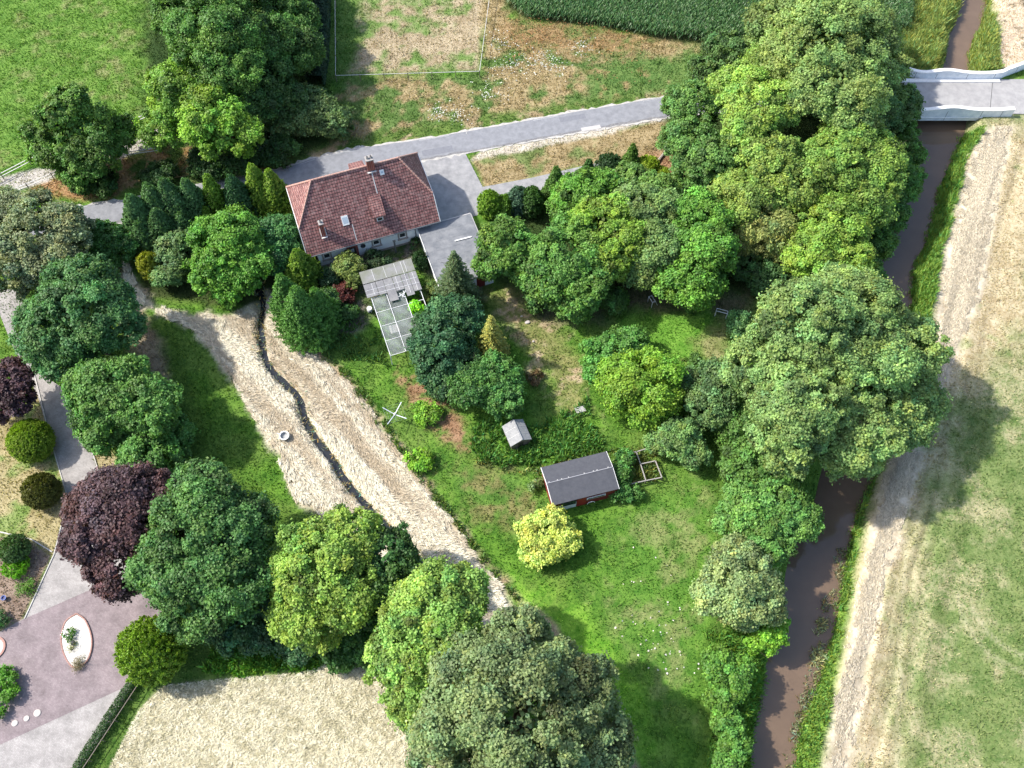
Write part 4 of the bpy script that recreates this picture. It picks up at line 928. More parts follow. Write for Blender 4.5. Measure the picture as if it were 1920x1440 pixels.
dense('golden_cypress', 'small yellow cypress at the left edge of the shrubs by the hay path', 282, 500, 20, 4, (.16,.18,.02), plume=.5, tip=(.23,.26,.03))
tree('mock_orange_shrub', 'pale blue green shrub between yellow cypress and bright tree', [(330,465,32,4.2),(318,505,32,3.5)], (.065,.12,.065), cat='shrub', shrub=True, leaf=.26)
tree('robinia_tree', 'bright green round tree left of the house', [(425,450,62,8),(400,500,48,6),(465,480,45,6.5),(440,520,50,5)], (.06,.15,.03), leaf=.28)
tree('lilac_shrub', 'blue-green shrub pressed against the left end wall of the house', [(522,440,38,5.5),(515,480,36,4.5),(545,465,22,4)], (.035,.105,.05), cat='shrub', shrub=True, leaf=.26)
dense('golden_cypress', 'yellow tipped cypress rising behind the green one below the house', 565, 500, 36, 6, (.085,.165,.028), plume=.9, shape='spire', tip=(.26,.37,.05))
dense('cypress_tree', 'bushy green cypress beside the start of the ditch', 569, 590, 56, 10.0, (.075,.175,.045), plume=1.1, shape='spire', tip=(.12,.25,.06), extra=[(540,560,40,8.5),(600,580,40,7.5)])
tree('rose_shrub', 'olive leafed shrub before the house door', [(655,500,26,3),(662,520,20,2.4)], (.085,.12,.045), cat='shrub', shrub=True, leaf=.22)
tree('yew_shrub', 'low dark shrub at the left corner of the house wall', [(625,512,18,1.8),(618,530,16,1.4)], (.02,.05,.03), cat='shrub', shrub=True, leaf=.2)
tree('rhododendron_shrub', 'dark round shrub below the middle window of the house', [(700,487,20,1.6),(715,492,15,1.3)], (.025,.05,.03), cat='shrub', shrub=True, leaf=.2)
tree('barberry_shrub', 'dark red shrub left of the grey greenhouse roof', [(645,550,20,1.8),(660,545,13,1.5)], (.06,.018,.022), cat='shrub', shrub=True, leaf=.2)
tree('laurel_shrub', 'dark green shrub between the green cypress and the dark red shrub', [(625,585,24,2.2),(610,560,20,2.5),(650,590,18,1.5)], (.03,.075,.03), cat='shrub', shrub=True, leaf=.25)
dense('yew_tree', 'small dark conifer between the house corner and the garage', 790, 490, 15, 2.8, (.02,.05,.02), plume=.4, leaf=.16)
tree('fuchsia_shrub', 'small dark shrub at the right end of the white house wall', [(775,455,11,1.2)], (.025,.06,.025), cat='shrub', shrub=True, leaf=.18)
tree('box_shrub', 'dull green shrub right of the grey greenhouse roof', [(806,545,18,1.8),(800,570,14,1.5)], (.06,.09,.03), cat='shrub', shrub=True, leaf=.2)
spruce('spruce_tree', 'tall green spruce in front of the garage', 857, 542, 54, 10.5, (.075,.115,.045))
tree('beech_tree', 'blue-green tree beside the bare greenhouse frame', [(838,615,58,7),(865,590,34,6.5),(815,650,48,7),(830,700,44,4.5)], (.026,.07,.042), leaf=.28)
tree('banana_shrub', 'small vivid green plant growing up through the greenhouse frame', [(780,580,14,2.2)], (.12,.32,.02), cat='shrub', shrub=True, leaf=.3)
spruce('golden_spruce', 'small yellow spruce with a pointed top in the middle garden', 922, 645, 34, 8.5, (.26,.26,.06))
tree('pear_tree', 'mid green feathery tree below the yellow spruce', [(925,712,46,5),(880,725,42,5),(945,745,38,4.5)], (.04,.105,.035), leaf=.27)
tree('cherry_plum_tree', 'dark drooping tree left of the feathery green one', [(860,690,42,5),(830,720,30,3.5)], (.03,.075,.038), leaf=.27)
tree('brown_shrub', 'low brownish shrub right of the feathery tree', [(1003,708,14,1.0)], (.08,.062,.05), cat='shrub', shrub=True, leaf=.2)
tree('currant_bush', 'small bright bush right of the rotary dryer', [(800,776,24,1.5)], (.09,.19,.03), cat='shrub', shrub=True, leaf=.22)
tree('currant_bush', 'small yellow-green bush at the hay edge below the dryer', [(788,862,22,1.5),(795,850,14,1.3)], (.11,.23,.03), cat='shrub', shrub=True, leaf=.22)
# --- row right of the drive
dense('golden_cypress', 'bright yellow green cypress at the drive, first of the row', 918, 385, 21, 4.2, (.09,.175,.02), plume=.5, tip=(.22,.34,.04))
dense('golden_cypress', 'small yellow green cypress, second in the row by the drive', 946, 388, 15, 3.4, (.075,.15,.025), plume=.5)
dense('blue_cypress', 'blue grey cypress in the row by the drive', 972, 378, 19, 4.3, (.045,.09,.07), plume=.5)
dense('cypress_tree', 'plain green cypress right of the blue grey one', 998, 380, 20, 4.6, (.04,.09,.025), plume=.5)
dense('cypress_tree', 'tallest pointed green cypress of the row by the drive', 1041, 352, 30, 7, (.065,.13,.035), plume=.6, shape='spire')
dense('cypress_tree', 'dark cypress just right of the parked car', 1102, 328, 24, 5, (.035,.085,.028), plume=.6, shape='spire')
dense('yew_tree', 'dark bushy conifer between two green cypresses on the upper drive', 1142, 318, 26, 3.8, (.028,.062,.03), plume=.6)
dense('cypress_tree', 'light green pointed cypress at the upper end of the drive', 1183, 303, 24, 5.6, (.06,.12,.025), plume=.5, shape='spire')
dense('golden_cypress', 'bright yellow cypress furthest along the drive', 1214, 318, 21, 3.6, (.19,.27,.03), plume=.6, tip=(.32,.40,.05), extra=[(1240,332,14,2.6)])
tree('hornbeam_tree', 'round green tree directly right of the garage', [(950,460,52,8),(925,490,34,6.5),(980,490,36,6)], (.055,.12,.032), leaf=.28)
tree('maple_tree', 'green tree behind the cypress row near the parked car', [(1090,365,48,7.5),(1125,345,30,7),(1065,390,36,6)], (.06,.14,.03))
tree('alder_tree', 'mid green tree right of the round one beside the garage', [(1065,480,68,9),(1030,520,48,7),(1100,530,46,7.5),(1075,565,36,5)], (.058,.13,.038))
tree('maple_tree', 'yellowish green tree in the centre of the garden grove', [(1130,425,55,9.5),(1175,455,48,9),(1130,490,46,8)], (.09,.16,.032))
tree('willow_tree', 'greyish green tree in the garden grove', [(1215,400,56,9.5),(1235,460,50,9),(1180,380,36,8.5),(1210,500,42,6.5)], (.075,.13,.06), leaf=.28)
tree('plum_tree', 'green tree at the upper edge of the garden grove', [(1180,340,36,6.5),(1230,360,36,7)], (.075,.14,.045))
tree('maple_tree', 'fresh green tree at the right side of the garden grove', [(1310,410,50,9.5),(1320,470,58,9.5),(1285,525,54,8),(1325,528,32,6)], (.06,.14,.03))
tree('elder_shrub', 'low dark bushes at the foot of the grove by the lawn', [(1010,560,26,2.5),(1150,560,26,2.3),(1300,560,24,2.0)], (.04,.09,.03), cat='shrub', shrub=True)
tree('apple_sapling', 'small bluish green tree right of the white goal frame', [(1384,600,20,3),(1380,622,12,2)], (.06,.14,.075), cat='tree', leaf=.22)
# --- north-east grove
tree('oak_tree', 'huge pale green oak at the top beside the maize field', [(1540,90,105,17),(1480,60,75,15),(1600,60,80,11),(1560,170,80,15),(1640,130,60,8),(1510,20,70,15),(1600,200,60,13)], (.105,.165,.075), gap=.03)
tree('oak_tree', 'dark green tree overhanging the road left of the bridge', [(1640,215,58,7),(1680,190,40,5.5),(1600,240,48,8)], (.045,.095,.04))
tree('hazel_shrub', 'dark shrub at the corner of the maize field', [(1365,105,45,5),(1320,130,30,3.5)], (.045,.09,.035), cat='shrub', shrub=True)
tree('maple_tree', 'light yellow-green tree on the road side of the grove', [(1425,195,66,12.5),(1380,170,48,11),(1450,130,52,12),(1400,245,52,11)], (.115,.19,.055), gap=.05)
tree('oak_tree', 'green tree at the left end of the grove overhanging the road', [(1300,200,48,9.5),(1290,270,48,9),(1340,300,50,9.5),(1310,330,46,7)], (.055,.115,.04))
tree('maple_tree', 'yellow-green tree beside the river below the bridge', [(1600,270,60,11),(1560,310,60,10.5),(1640,310,58,9.5),(1610,370,60,8.5)], (.098,.17,.05), gap=.06)
tree('alder_tree', 'yellow tinged tree in the middle of the grove', [(1430,310,55,11),(1400,370,56,9.5),(1475,350,52,10),(1460,290,36,10.5)], (.105,.165,.052), gap=.06)
tree('alder_tree', 'dark shaded tree between the two yellow tinged ones', [(1530,400,58,7),(1480,420,48,6)], (.045,.085,.03))
tree('weeping_willow', 'pale feathery willow low in the grove', [(1435,420,50,8),(1465,455,36,6),(1400,440,36,6)], (.13,.16,.075), hang=1.0, asp=.3, leaf=.4)
tree('maple_tree', 'bright green tree at the lower end of the grove by the river', [(1560,430,58,9),(1530,475,52,8),(1590,480,48,7.5),(1555,510,42,6)], (.11,.19,.045), gap=.05)
tree('ivy_thicket', 'dark green thicket hanging over the left river bank', [(1700,285,30,3.5),(1690,340,38,4),(1665,400,36,3.5),(1640,450,34,3),(1620,510,34,3),(1640,370,40,4),(1700,250,22,3)], (.04,.10,.028), cat='shrub', shrub=True)
tree('elder_shrub', 'dark shrubs under the grove beside the lower lawn corner', [(1400,490,40,3.5),(1450,520,40,3),(1340,390,30,4),(1300,370,28,3.5),(1500,540,34,2.5)], (.035,.08,.035), cat='shrub', shrub=True)
# --- east
tree('oak_tree', 'giant round oak leaning over the river, widest tree in the picture', [(1560,690,135,15),(1500,620,90,17),(1590,590,88,15),(1670,660,90,12.5),(1690,760,72,9.5),(1600,800,95,11.5),(1490,760,90,15.5),(1440,690,80,14),(1480,830,62,11),(1580,545,50,14)], (.102,.165,.078), gap=.05, lobe=.16)
tree('apple_tree', 'blue-grey leaved small tree left of the giant oak', [(1330,760,42,5.5),(1345,720,40,6),(1300,720,30,4)], (.06,.115,.06), leaf=.26)
tree('apple_tree', 'small pale green tree beside the wooden rails', [(1275,820,36,4.5),(1300,850,30,3.5),(1240,830,26,3)], (.08,.15,.07), leaf=.26)
tree('magnolia_tree', 'big round yellow-green bush in the middle of the lawn', [(1207,728,74,7.2)], (.095,.185,.03), leaf=.27, lobe=.17, gap=0, flat=.85, vary_l=.1)
tree('laurel_shrub', 'mid green bush behind the round yellow-green one', [(1165,655,40,4),(1185,640,28,4)], (.055,.14,.042), cat='shrub', shrub=True, leaf=.25)
tree('laurel_shrub', 'narrow glossy green bush left of the round yellow-green one', [(1112,655,22,3.2),(1115,690,24,3)], (.06,.16,.045), cat='shrub', shrub=True, leaf=.27)
tree('elder_shrub', 'dark shrubs at the foot of the giant oak by the lawn', [(1400,870,48,4.5),(1450,890,48,4),(1380,800,40,4),(1300,690,24,2.5)], (.05,.11,.035), cat='shrub', shrub=True)
tree('willow_bush', 'broad green bush on the river bank under the giant oak', [(1400,960,52,5),(1460,950,52,5),(1500,975,38,4),(1430,1010,52,4.5),(1370,985,30,3.5)], (.065,.145,.05), cat='shrub', shrub=True)
tree('willow_tree', 'grey-green willow on the left bank of the river', [(1385,1090,66,7.5),(1345,1110,42,6),(1425,1120,46,6.5),(1380,1045,38,6.5),(1390,1140,42,5)], (.115,.165,.10), leaf=.27, gap=.05)
tree('hazel_shrub', 'bright green shrub at the river right below the grey willow', [(1440,1185,32,2.8),(1465,1170,18,2),(1420,1210,22,2)], (.10,.22,.035), cat='shrub', shrub=True, leaf=.27)
tree('elder_shrub', 'green shrub on the bank below the grey willow', [(1365,1270,40,3.2),(1345,1240,26,2.4),(1350,1310,26,2.2)], (.06,.14,.035), cat='shrub', shrub=True, leaf=.27)
tree('elder_shrub', 'darker low shrub near the bottom end of the left bank', [(1365,1360,28,2.2),(1375,1400,28,2),(1360,1440,26,2)], (.055,.13,.035), cat='shrub', shrub=True, leaf=.27)
tree('golden_elder_shrub', 'pale yellow round bush beside the garden shed', [(1020,1003,44,3.4),(1052,1012,34,3),(1006,1025,32,2.8),(1035,978,28,3.5)], (.26,.33,.12), cat='shrub', shrub=True, leaf=.25, lobe=.3, gap=0)
tree('bramble_shrub', 'leafy bush between the shed and the wooden rails', [(1165,890,20,2),(1172,860,16,1.8),(1160,920,20,1.6),(1185,925,16,1.2)], (.045,.12,.04), cat='shrub', shrub=True, leaf=.22)
tree('quince_bush', 'greyish bush at the left wall of the shed', [(1008,905,14,1.3)], (.08,.12,.06), cat='shrub', shrub=True, leaf=.2)
# --- left garden
dense('golden_thuja', 'round bright yellow-green conifer beside the paved path', 57, 826, 40, 4.2, (.115,.19,.02), plume=.22, tip=(.23,.31,.035), leaf=.17, dens=1.5)
dense('bronze_thuja', 'small dark bronze-green conifer below the bright yellow one', 77, 920, 33, 3.6, (.06,.066,.016), plume=.22, leaf=.17, dens=1.5)
dense('golden_cypress', 'large yellow-green conifer at the corner of the paved court', 285, 1222, 60, 6.2, (.095,.175,.02), plume=.55, tip=(.22,.31,.035), shape='round')
dense('dwarf_cypress', 'dark rounded conifer with a lime lower side at the left bed', 28, 1030, 27, 2.6, (.05,.10,.04), plume=.25, leaf=.16, shape='round', dens=1.4)
dense('box_shrub', 'lime green low conifer at the foot of the dark rounded one', 30, 1062, 24, 1.3, (.10,.24,.02), plume=.25, leaf=.16, shape='round', cat='shrub')
tree('azalea_shrub', 'green rounded bush at the left edge beside the court', [(5,1275,24,1.4),(15,1300,16,1.2),(0,1320,22,1.1)], (.05,.14,.02), cat='shrub', shrub=True, leaf=.18)
tree('rosemary_shrub', 'dark tufted shrub at the left edge near the blue pot', [(0,1160,16,1.2)], (.03,.07,.035), cat='shrub', shrub=True, leaf=.18)
tree('perennial_plant', 'small green perennial with white blooms in the brown bed', [(48,1100,10,.6),(58,1092,7,.6)], (.07,.16,.03), cat='plant', shrub=True, leaf=.15)
# ================================================================ FENCES AND SMALL THINGS
M_RAIL = mat('pale_rail', (.55, .54, .51), .8, .2); M_POST = mat('old_post', (.16, .13, .11), .9, .2, noise=(8, (.22, .19, .16)))
def fence(name, label, pxs, step, h, rails, rm, pm, rw=.12, pw=.12):
    P = [at(x, y, h) for x, y in pxs]; S = resample(P, step) if len(P) < 3 else [p for p in P]
    o = empty(name, (*P[0], 0), 0, label, 'fence'); ox, oy = P[0]
    pts = []
    for a, b in zip(P[:-1], P[1:]):
        n = max(1, round(math.hypot(b[0] - a[0], b[1] - a[1]) / step))
        for k in range(n): pts.append((a[0] + (b[0] - a[0]) * k / n, a[1] + (b[1] - a[1]) * k / n))
    pts.append(P[-1])
    for x, y in pts: MB().tube([(x - ox, y - oy, -.3), (x - ox + random.gauss(0, .02), y - oy + random.gauss(0, .02), h + .06)], pw / 2, 6).build('post', pm, o)
    for z in rails:
        for a, b in zip(P[:-1], P[1:]): MB().bar((a[0] - ox, a[1] - oy, z), (b[0] - ox, b[1] - oy, z), rw, .05).build('rail', rm, o)
    return o
fence('paddock_fence', 'white tape fence with thin posts round the dry paddock at the top', [(640,-120),(628,0),(629,141),(899,133),(917,0),(930,-110)], 3.4, 1.15, (1.1,), M_RAIL, M_POST, .055, .1)
fence('track_fence', 'pale rail fence on the meadow side of the gravel track', [(-60,355),(0,325),(52,298),(150,262),(230,232),(276,212),(330,190)], 3.2, 1.1, (1.05, .6), M_RAIL, M_POST, .1)
fence('track_fence', 'pale rail fence on the road side of the gravel track', [(-60,395),(0,364),(95,325),(150,302),(236,285),(300,276)], 3.2, 1.1, (1.05, .6), M_RAIL, M_POST, .1)
fence('wire_fence', 'low brown fence running through the hedge of the paved court', [(268,1268),(214,1350),(165,1425),(120,1490)], 2.6, 1.0, (.95,), M_POST, M_POST, .06, .08)
# clipped hedge beside the court
def hedge(name, label, pxs, w_, h_, colr, leaf=.16):
    rg = np.random.default_rng(77); P = W(pxs, h_ * .6); Ps, Ns = [], []
    for a, b in zip(P[:-1], P[1:]):
        L_ = np.hypot(*(b - a)); n = int(L_ * (2 * h_ + w_) * 190); t = rg.uniform(0, 1, n); u = rg.uniform(-1, 1, n) * (h_ + w_ / 2)
        nrm = np.array([-(b - a)[1], (b - a)[0]]) / L_
        side = np.where(np.abs(u) < w_ / 2, u, np.sign(u) * w_ / 2); zz = np.where(np.abs(u) < w_ / 2, h_, h_ - (np.abs(u) - w_ / 2))
        q = a + (b - a) * t[:, None] + nrm * side[:, None]; wob_ = (fbm(q[:, 0] * 1.5, q[:, 1] * 1.5, 8) - .5) * .5
        Ps.append(np.c_[q + nrm * wob_[:, None] * .5 + rg.normal(0, .05, q.shape), np.maximum(.03, zz * (1 + wob_ * .5) + rg.normal(0, .04, n))])
        Ns.append(np.c_[nrm[None] * (side / (w_ / 2))[:, None] * .8, np.where(np.abs(u) < w_ / 2, 1, .3)] + rg.normal(0, .4, (n, 3)))
    V_ = np.concatenate(Ps); N_ = np.concatenate(Ns); o0 = P[0]
    V = cards(V_ - np.array([*o0, 0]), N_, rg.normal(0, 1, V_.shape), leaf * rg.uniform(.7, 1.4, len(V_)), .6)
    o = link(name, np_mesh(name, V, 4, vary(colr, len(V_), rg, .25)), M_LEAF); o.location = (*o0, 0)
    return tag(o, label, 'hedge')
hedge('hedge', 'clipped dark green hedge along the edge of the paved court', [(250,1275),(205,1345),(160,1415),(120,1480)], .7, .9, (.045,.10,.025))
hedge('maize_edge_hedge', 'dark tall hedge strip between the left grove and the paddock', [(600,-150),(602,0),(598,90),(590,150)], 2.2, 2.0, (.026,.068,.03), leaf=.3)
# rotary dryer
rx_, ry_ = at(740, 776, 1.75); dr_ = empty('rotary_dryer', (rx_, ry_, 0), 0, 'open four armed rotary clothes dryer standing on the lawn', 'clothes dryer')
M_ALU = mat('aluminium', (.62, .66, .72), .4, .4, .3)
MB().tube([(0, 0, 0), (0, 0, 1.8)], .035, 8).build('pole', M_ALU, dr_); MB().lathe((0, 0, 1.6), [(.08, 0), (.13, .05), (.13, .2), (.06, .24)], 10).build('hub', M_FRAME, dr_)
tips = []
for k in range(4):
    a = -.463 + k * PI / 2; tp = (1.5 * math.cos(a), 1.5 * math.sin(a), 1.95); tips.append(tp)
    MB().bar((0, 0, 1.62), tp, .075, .05).build('arm', M_ALU, dr_)
ln = MB()
for f_ in (.45, .7, .97):
    for k in range(4):
        p, q_ = Vector((0, 0, 1.64)).lerp(Vector(tips[k]), f_), Vector((0, 0, 1.64)).lerp(Vector(tips[(k + 1) % 4]), f_); ln.tube([p, q_], .004, 4)
ln.build('clothes_line', M_ALU, dr_)
# basin in the hay
bx_, by_ = at(533, 817, .55); bs = empty('basin', (bx_, by_, 0), 0, 'round grey basin with a pale rim standing in the hay', 'basin')
MB().lathe((0, 0, 0), [(.36, 0), (.42, .5), (.47, .56), (.52, .56), (.52, .62), (.44, .62), (.38, .5), (.36, .36), (.01, .35)], 26).build('bowl', mat('basin_grey', (.33, .34, .34), .7, .3), bs, True)
MB().lathe((0, 0, .56), [(.43, 0), (.545, 0), (.545, .09), (.43, .09), (.43, 0)], 28, 0, False).build('rim', M_CAP, bs)
MB().bar((-.5, .15, .6), (-.85, .3, .6), .05, .05).build('handle', M_CAP, bs)
# barrel beside the greenhouse
bx_, by_ = at(693, 580, .5); bs = empty('water_barrel', (bx_, by_, 0), .2, 'small pale barrel with a lid left of the bare greenhouse frame', 'barrel')
MB().lathe((0, 0, 0), [(.24, 0), (.3, .2), (.31, .45), (.27, .7)], 16).build('body', mat('pale_plastic', (.55, .55, .56), .5, .4), bs, True)
MB().lathe((0, 0, .7), [(.3, 0), (.3, .05), (.1, .1), (.02, .1)], 16).build('lid', M_CAP, bs); MB().box(-.09, .09, -.36, -.29, .2, .45).build('tap_box', M_DARK, bs)
# timber rails with rank growth
rl = empty('timber_enclosure', (*at(1205, 875, .7), 0), 0, 'grey timber rail frame of weathered boards overgrown beside the shed', 'enclosure'); ox, oy = rl.location[:2]
PT = {k: at(*v, .75) for k, v in dict(A=(1160,853), B=(1219,839), C=(1193,847), D=(1201,870), E=(1229,864), F=(1241,895), G=(1211,901), H=(1180,908), I=(1167,864)).items()}
for a, b in ('AC', 'CB', 'CD', 'DE', 'EF', 'FG', 'GH', 'HI', 'IA', 'DG'):
    MB().bar((PT[a][0] - ox, PT[a][1] - oy, .72), (PT[b][0] - ox, PT[b][1] - oy, .72), .1, .12).build('rail', mat('grey_timber', (.36, .34, .31), .9, .2, noise=(7, (.28, .26, .24))), rl)
for a in PT: MB().box(PT[a][0] - ox - .05, PT[a][0] - ox + .05, PT[a][1] - oy - .05, PT[a][1] - oy + .05, 0, .655).build('post', M_POST, rl)
# goal frames
def goal(px_, py_, rot, w_, label):
    x, y = at(px_, py_, .6); g_ = empty('small_goal', (x, y, 0), rot, label, 'goal', None)
    for s in (-1, 1):
        MB().tube([(s * w_ / 2, 0, 0), (s * w_ / 2, 0, 1.1)], .045, 8).build('post', M_TUBE, g_)
        MB().tube([(s * w_ / 2, 0, 1.1), (s * w_ / 2, .4, 1.05), (s * w_ / 2, .8, 0)], .035, 8).build('stay', M_TUBE, g_)
    MB().tube([(-w_ / 2, 0, 1.1), (w_ / 2, 0, 1.1)], .045, 8).build('crossbar', M_TUBE, g_); MB().tube([(-w_ / 2, .4, 1.05), (w_ / 2, .4, 1.05)], .035, 8).build('crossbar', M_TUBE, g_)
    n = MB()
    for k in range(9):
        t = -w_ / 2 + w_ * k / 8; n.tube([(t, .4, 1.05), (t, .8, 0)], .006, 3)
    for k in range(5): n.tube([(-w_ / 2, .4 + .1 * k, 1.05 - .26 * k), (w_ / 2, .4 + .1 * k, 1.05 - .26 * k)], .006, 3)
    n.build('net', M_DARK, g_)
goal(1219, 566, R(-65), .9, 'small white tube frame in the shade under the grove')
goal(1352, 590, R(-18), 1.3, 'white goal frame beside the small bluish tree')
# car between the cypresses
def car(px_, py_, rot, label):
    x, y = at(px_, py_, .8); c_ = empty('parked_car', (x, y, .05), rot, label, 'car')
    pt = mat('dark_blue_paint', (.03, .055, .13), .25, .5)
    b = MB(); sec = [(-2.1, .35), (-2.15, .75), (-1.9, .92), (1.1, .95), (1.95, .8), (2.12, .6), (2.08, .32)]
    n = len(sec); b.add([(x_, -.85, z) for x_, z in sec] + [(x_, .85, z) for x_, z in sec], [tuple(range(n)), tuple(range(2 * n - 1, n - 1, -1))] + [((i + 1) % n, i, n + i, n + (i + 1) % n) for i in range(n)]); b.build('body', pt, c_)
    b = MB(); lo = [(-1.75, .93), (.95, .95)]; hi = [(-1.35, 1.42), (.25, 1.42)]
    b.add([(lo[0][0], -.78, .93), (lo[1][0], -.78, .95), (lo[1][0], .78, .95), (lo[0][0], .78, .93), (hi[0][0], -.62, 1.4), (hi[1][0], -.62, 1.4), (hi[1][0], .62, 1.4), (hi[0][0], .62, 1.4)], [(0, 1, 5, 4), (1, 2, 6, 5), (2, 3, 7, 6), (3, 0, 4, 7)]); b.build('windows', M_GLASS, c_)
    MB().box(-1.36, .28, -.64, .64, 1.4, 1.45).build('car_roof', pt, c_)
    for sx in (-1.3, 1.3):
        for sy in (-1, 1):
            wv = MB().tube([(sx, sy * .68, .32), (sx, sy * .88, .32)], .32, 14).build('wheel', M_DARK, c_); MB().tube([(sx, sy * .875, .32), (sx, sy * .895, .32)], .18, 10).build('rim', M_ALU, wv)
    for sy in (-1, 1):
        MB().box(2.02, 2.11, sy * .62 - .14, sy * .62 + .14, .6, .72).build('headlight', M_SKYG, c_); MB().box(-2.17, -2.1, sy * .66 - .12, sy * .66 + .12, .62, .78).build('tail_light', M_REDW, c_)
    return c_
car(1068, 341, .24, 'dark blue car parked on the drive, mostly hidden behind green cypresses')
# log, kerb slab, wood stack
a_, b_ = at(1232, 304, .2), at(1253, 274, .2)
tag(MB().tube([(*a_, .2), ((a_[0] + b_[0]) / 2 + .1, (a_[1] + b_[1]) / 2, .22), (*b_, .2)], [.2, .17, .13], 8).build('fallen_log', mat('bleached_wood', (.34, .30, .26), .9, .2, noise=(6, (.25, .22, .18)))), 'grey fallen log lying beside the grove above the drive', 'log')
o = tag(MB().box(-1.3, 1.3, -.32, .32, 0, .09).build('culvert_slab', mat('pale_concrete')), 'pale concrete slab at the lower edge of the road', 'slab'); o.location = (*at(1108, 241, 0), 0); o.rotation_euler.z = .22
o = empty('log_stack', (*at(1297, 355, .5), 0), .1, 'reddish brown stack of logs under the left end of the grove', 'log pile')
for r_ in range(3):
    for k in range(6 - r_): MB().tube([(-.75 + k * .28 + r_ * .14, -.45, .14 + r_ * .24), (-.75 + k * .28 + r_ * .14, .45, .14 + r_ * .24)], .13, 8).build('log', mat('split_wood', (.20, .09, .06), .9, .2, noise=(6, (.13, .07, .05))), o)
# post and line at the house
px_, py_ = loc(2.2, -5.95); o = empty('clothes_post', (px_, py_, 0), HR_, 'dark post standing before the white house wall', 'post')
MB().tube([(0, 0, 0), (0, 0, 2.3)], .11, 8).build('shaft', M_GREY, o); MB().box(-.17, .17, -.1, .1, 2.2, 2.35).build('cap', M_GREY, o)
# oval bed
M_BRK = mat('brick_edge', (.33, .17, .14), .9, .2, noise=(9, (.42, .27, .23)))
ox, oy = at(144, 1201, .06); ob = empty('gravel_bed', (ox, oy, .055), 0, 'oval bed of white gravel edged with brick in the paved court', 'flower bed')
e1 = W([(144,1151),(160,1163),(171,1190),(172,1215),(163,1240),(141,1252),(127,1240),(117,1215),(116,1190),(124,1165)], .06) - np.array([ox, oy])
ring = np.array(resample([tuple(p) for p in e1] + [tuple(e1[0])], .25))[:-1]
def cw(P): 
    return P if sum(P[i - 1][0] * P[i][1] - P[i][0] * P[i - 1][1] for i in range(len(P))) > 0 else P[::-1]
ring = cw(ring); nR = len(ring)
m = MB(); rin = ring * .96; ri2 = ring * .6
m.add([(x, y, .09) for x, y in rin] + [(x, y, .17) for x, y in ri2] + [(0, 0, .2)], [(i, (i + 1) % nR, nR + (i + 1) % nR, nR + i) for i in range(nR)] + [(nR + i, nR + (i + 1) % nR, 2 * nR) for i in range(nR)])
m.build('gravel', mat('white_gravel', (.72, .69, .65), .9, .2, noise=(9, (.50, .47, .43)), bump=(16, 1.0)), ob)
m = MB()
for i in range(nR):
    a, b = Vector((*ring[i], .07)), Vector((*ring[(i + 1) % nR], .07)); m.bar(a, a.lerp(b, .92), .12, .15)
m.build('edging', M_BRK, ob)
tree('hydrangea_bush', 'round green hydrangea with white blooms on the gravel oval', [(125,1188,12,.9)], (.05,.14,.03), cat='shrub', shrub=True, leaf=.14)
rg_ = np.random.default_rng(5); hb = at(125, 1188, .6); q_ = dirs(16, rg_, .1); m = MB()
for d_ in q_: m.lathe((d_[0] * .5, d_[1] * .5, .55 + d_[2] * .35), [(.01, 0), (.07, .03), (.05, .09), (.01, .1)], 6)
hy = [o_ for o_ in bpy.data.objects if o_.name.startswith('hydrangea_bush')][0]; m.build('flower_heads', mat('white_flower', (.7, .72, .66), .8), hy)
o = tag(MB().lathe((0, 0, 0), [(.05, 0), (.2, .1), (.24, .22), (.2, .36), (.1, .42), (.02, .43)], 16).build('stone_ball', mat('black_stone', (.05, .05, .055), .5), None, True), 'black round stone in the middle of the gravel oval', 'ornament'); o.location = (*at(139, 1207, .2), .2)
tree('lavender_tuft', 'small grey tuft just under the black stone on the gravel oval', [(134,1216,5,.45)], (.10,.12,.06), cat='plant', shrub=True, leaf=.09)
tree('lavender_tuft', 'grey tuft at the lower tip of the gravel oval', [(146,1244,6,.5)], (.10,.09,.08), cat='plant', shrub=True, leaf=.09)
for (x, y, r_, lb) in ((70, 1337, .34, 'largest and rightmost'), (50, 1347, .27, 'middle'), (28, 1356, .29, 'leftmost')):
    o = tag(MB().lathe((0, 0, 0), [(r_, 0), (r_, .05), (r_ - .04, .07), (.01, .07)], 22).build('stone_disc', mat('pale_stone', (.55, .50, .46), .9, noise=(6, (.45, .41, .38)))), lb + ' of three round pale stone discs set in the paving', 'stone disc', 'round stone discs in the court'); o.location = (*at(x, y, .06), .056)
ox, oy = at(-12, 1215, .1); o = empty('round_planter', (ox, oy, .05), 0, 'round brick edged planting ring cut by the left edge', 'planter')
MB().lathe((0, 0, 0), [(1.15, 0), (1.15, .12), (.95, .12), (.95, .05)], 36).build('ring', M_BRK, o); MB().lathe((0, 0, 0), [(.94, 0), (.94, .07), (.01, .09)], 30).build('soil', mat('pale_stone'), o)
o = empty('plant_pot', (*at(8, 1122, .2), 0), 0, 'small blue pot on the brown bed at the left edge', 'pot')
MB().lathe((0, 0, 0), [(.16, 0), (.24, .35), (.27, .38), (.27, .42), (.2, .42), (.17, .3)], 14).build('pot', mat('blue_glaze', (.02, .06, .25), .3, .5), o); MB().lathe((0, 0, .28), [(.19, 0), (.02, .03)], 12).build('soil', mat('brown_soil', (.1, .07, .05), .95), o)
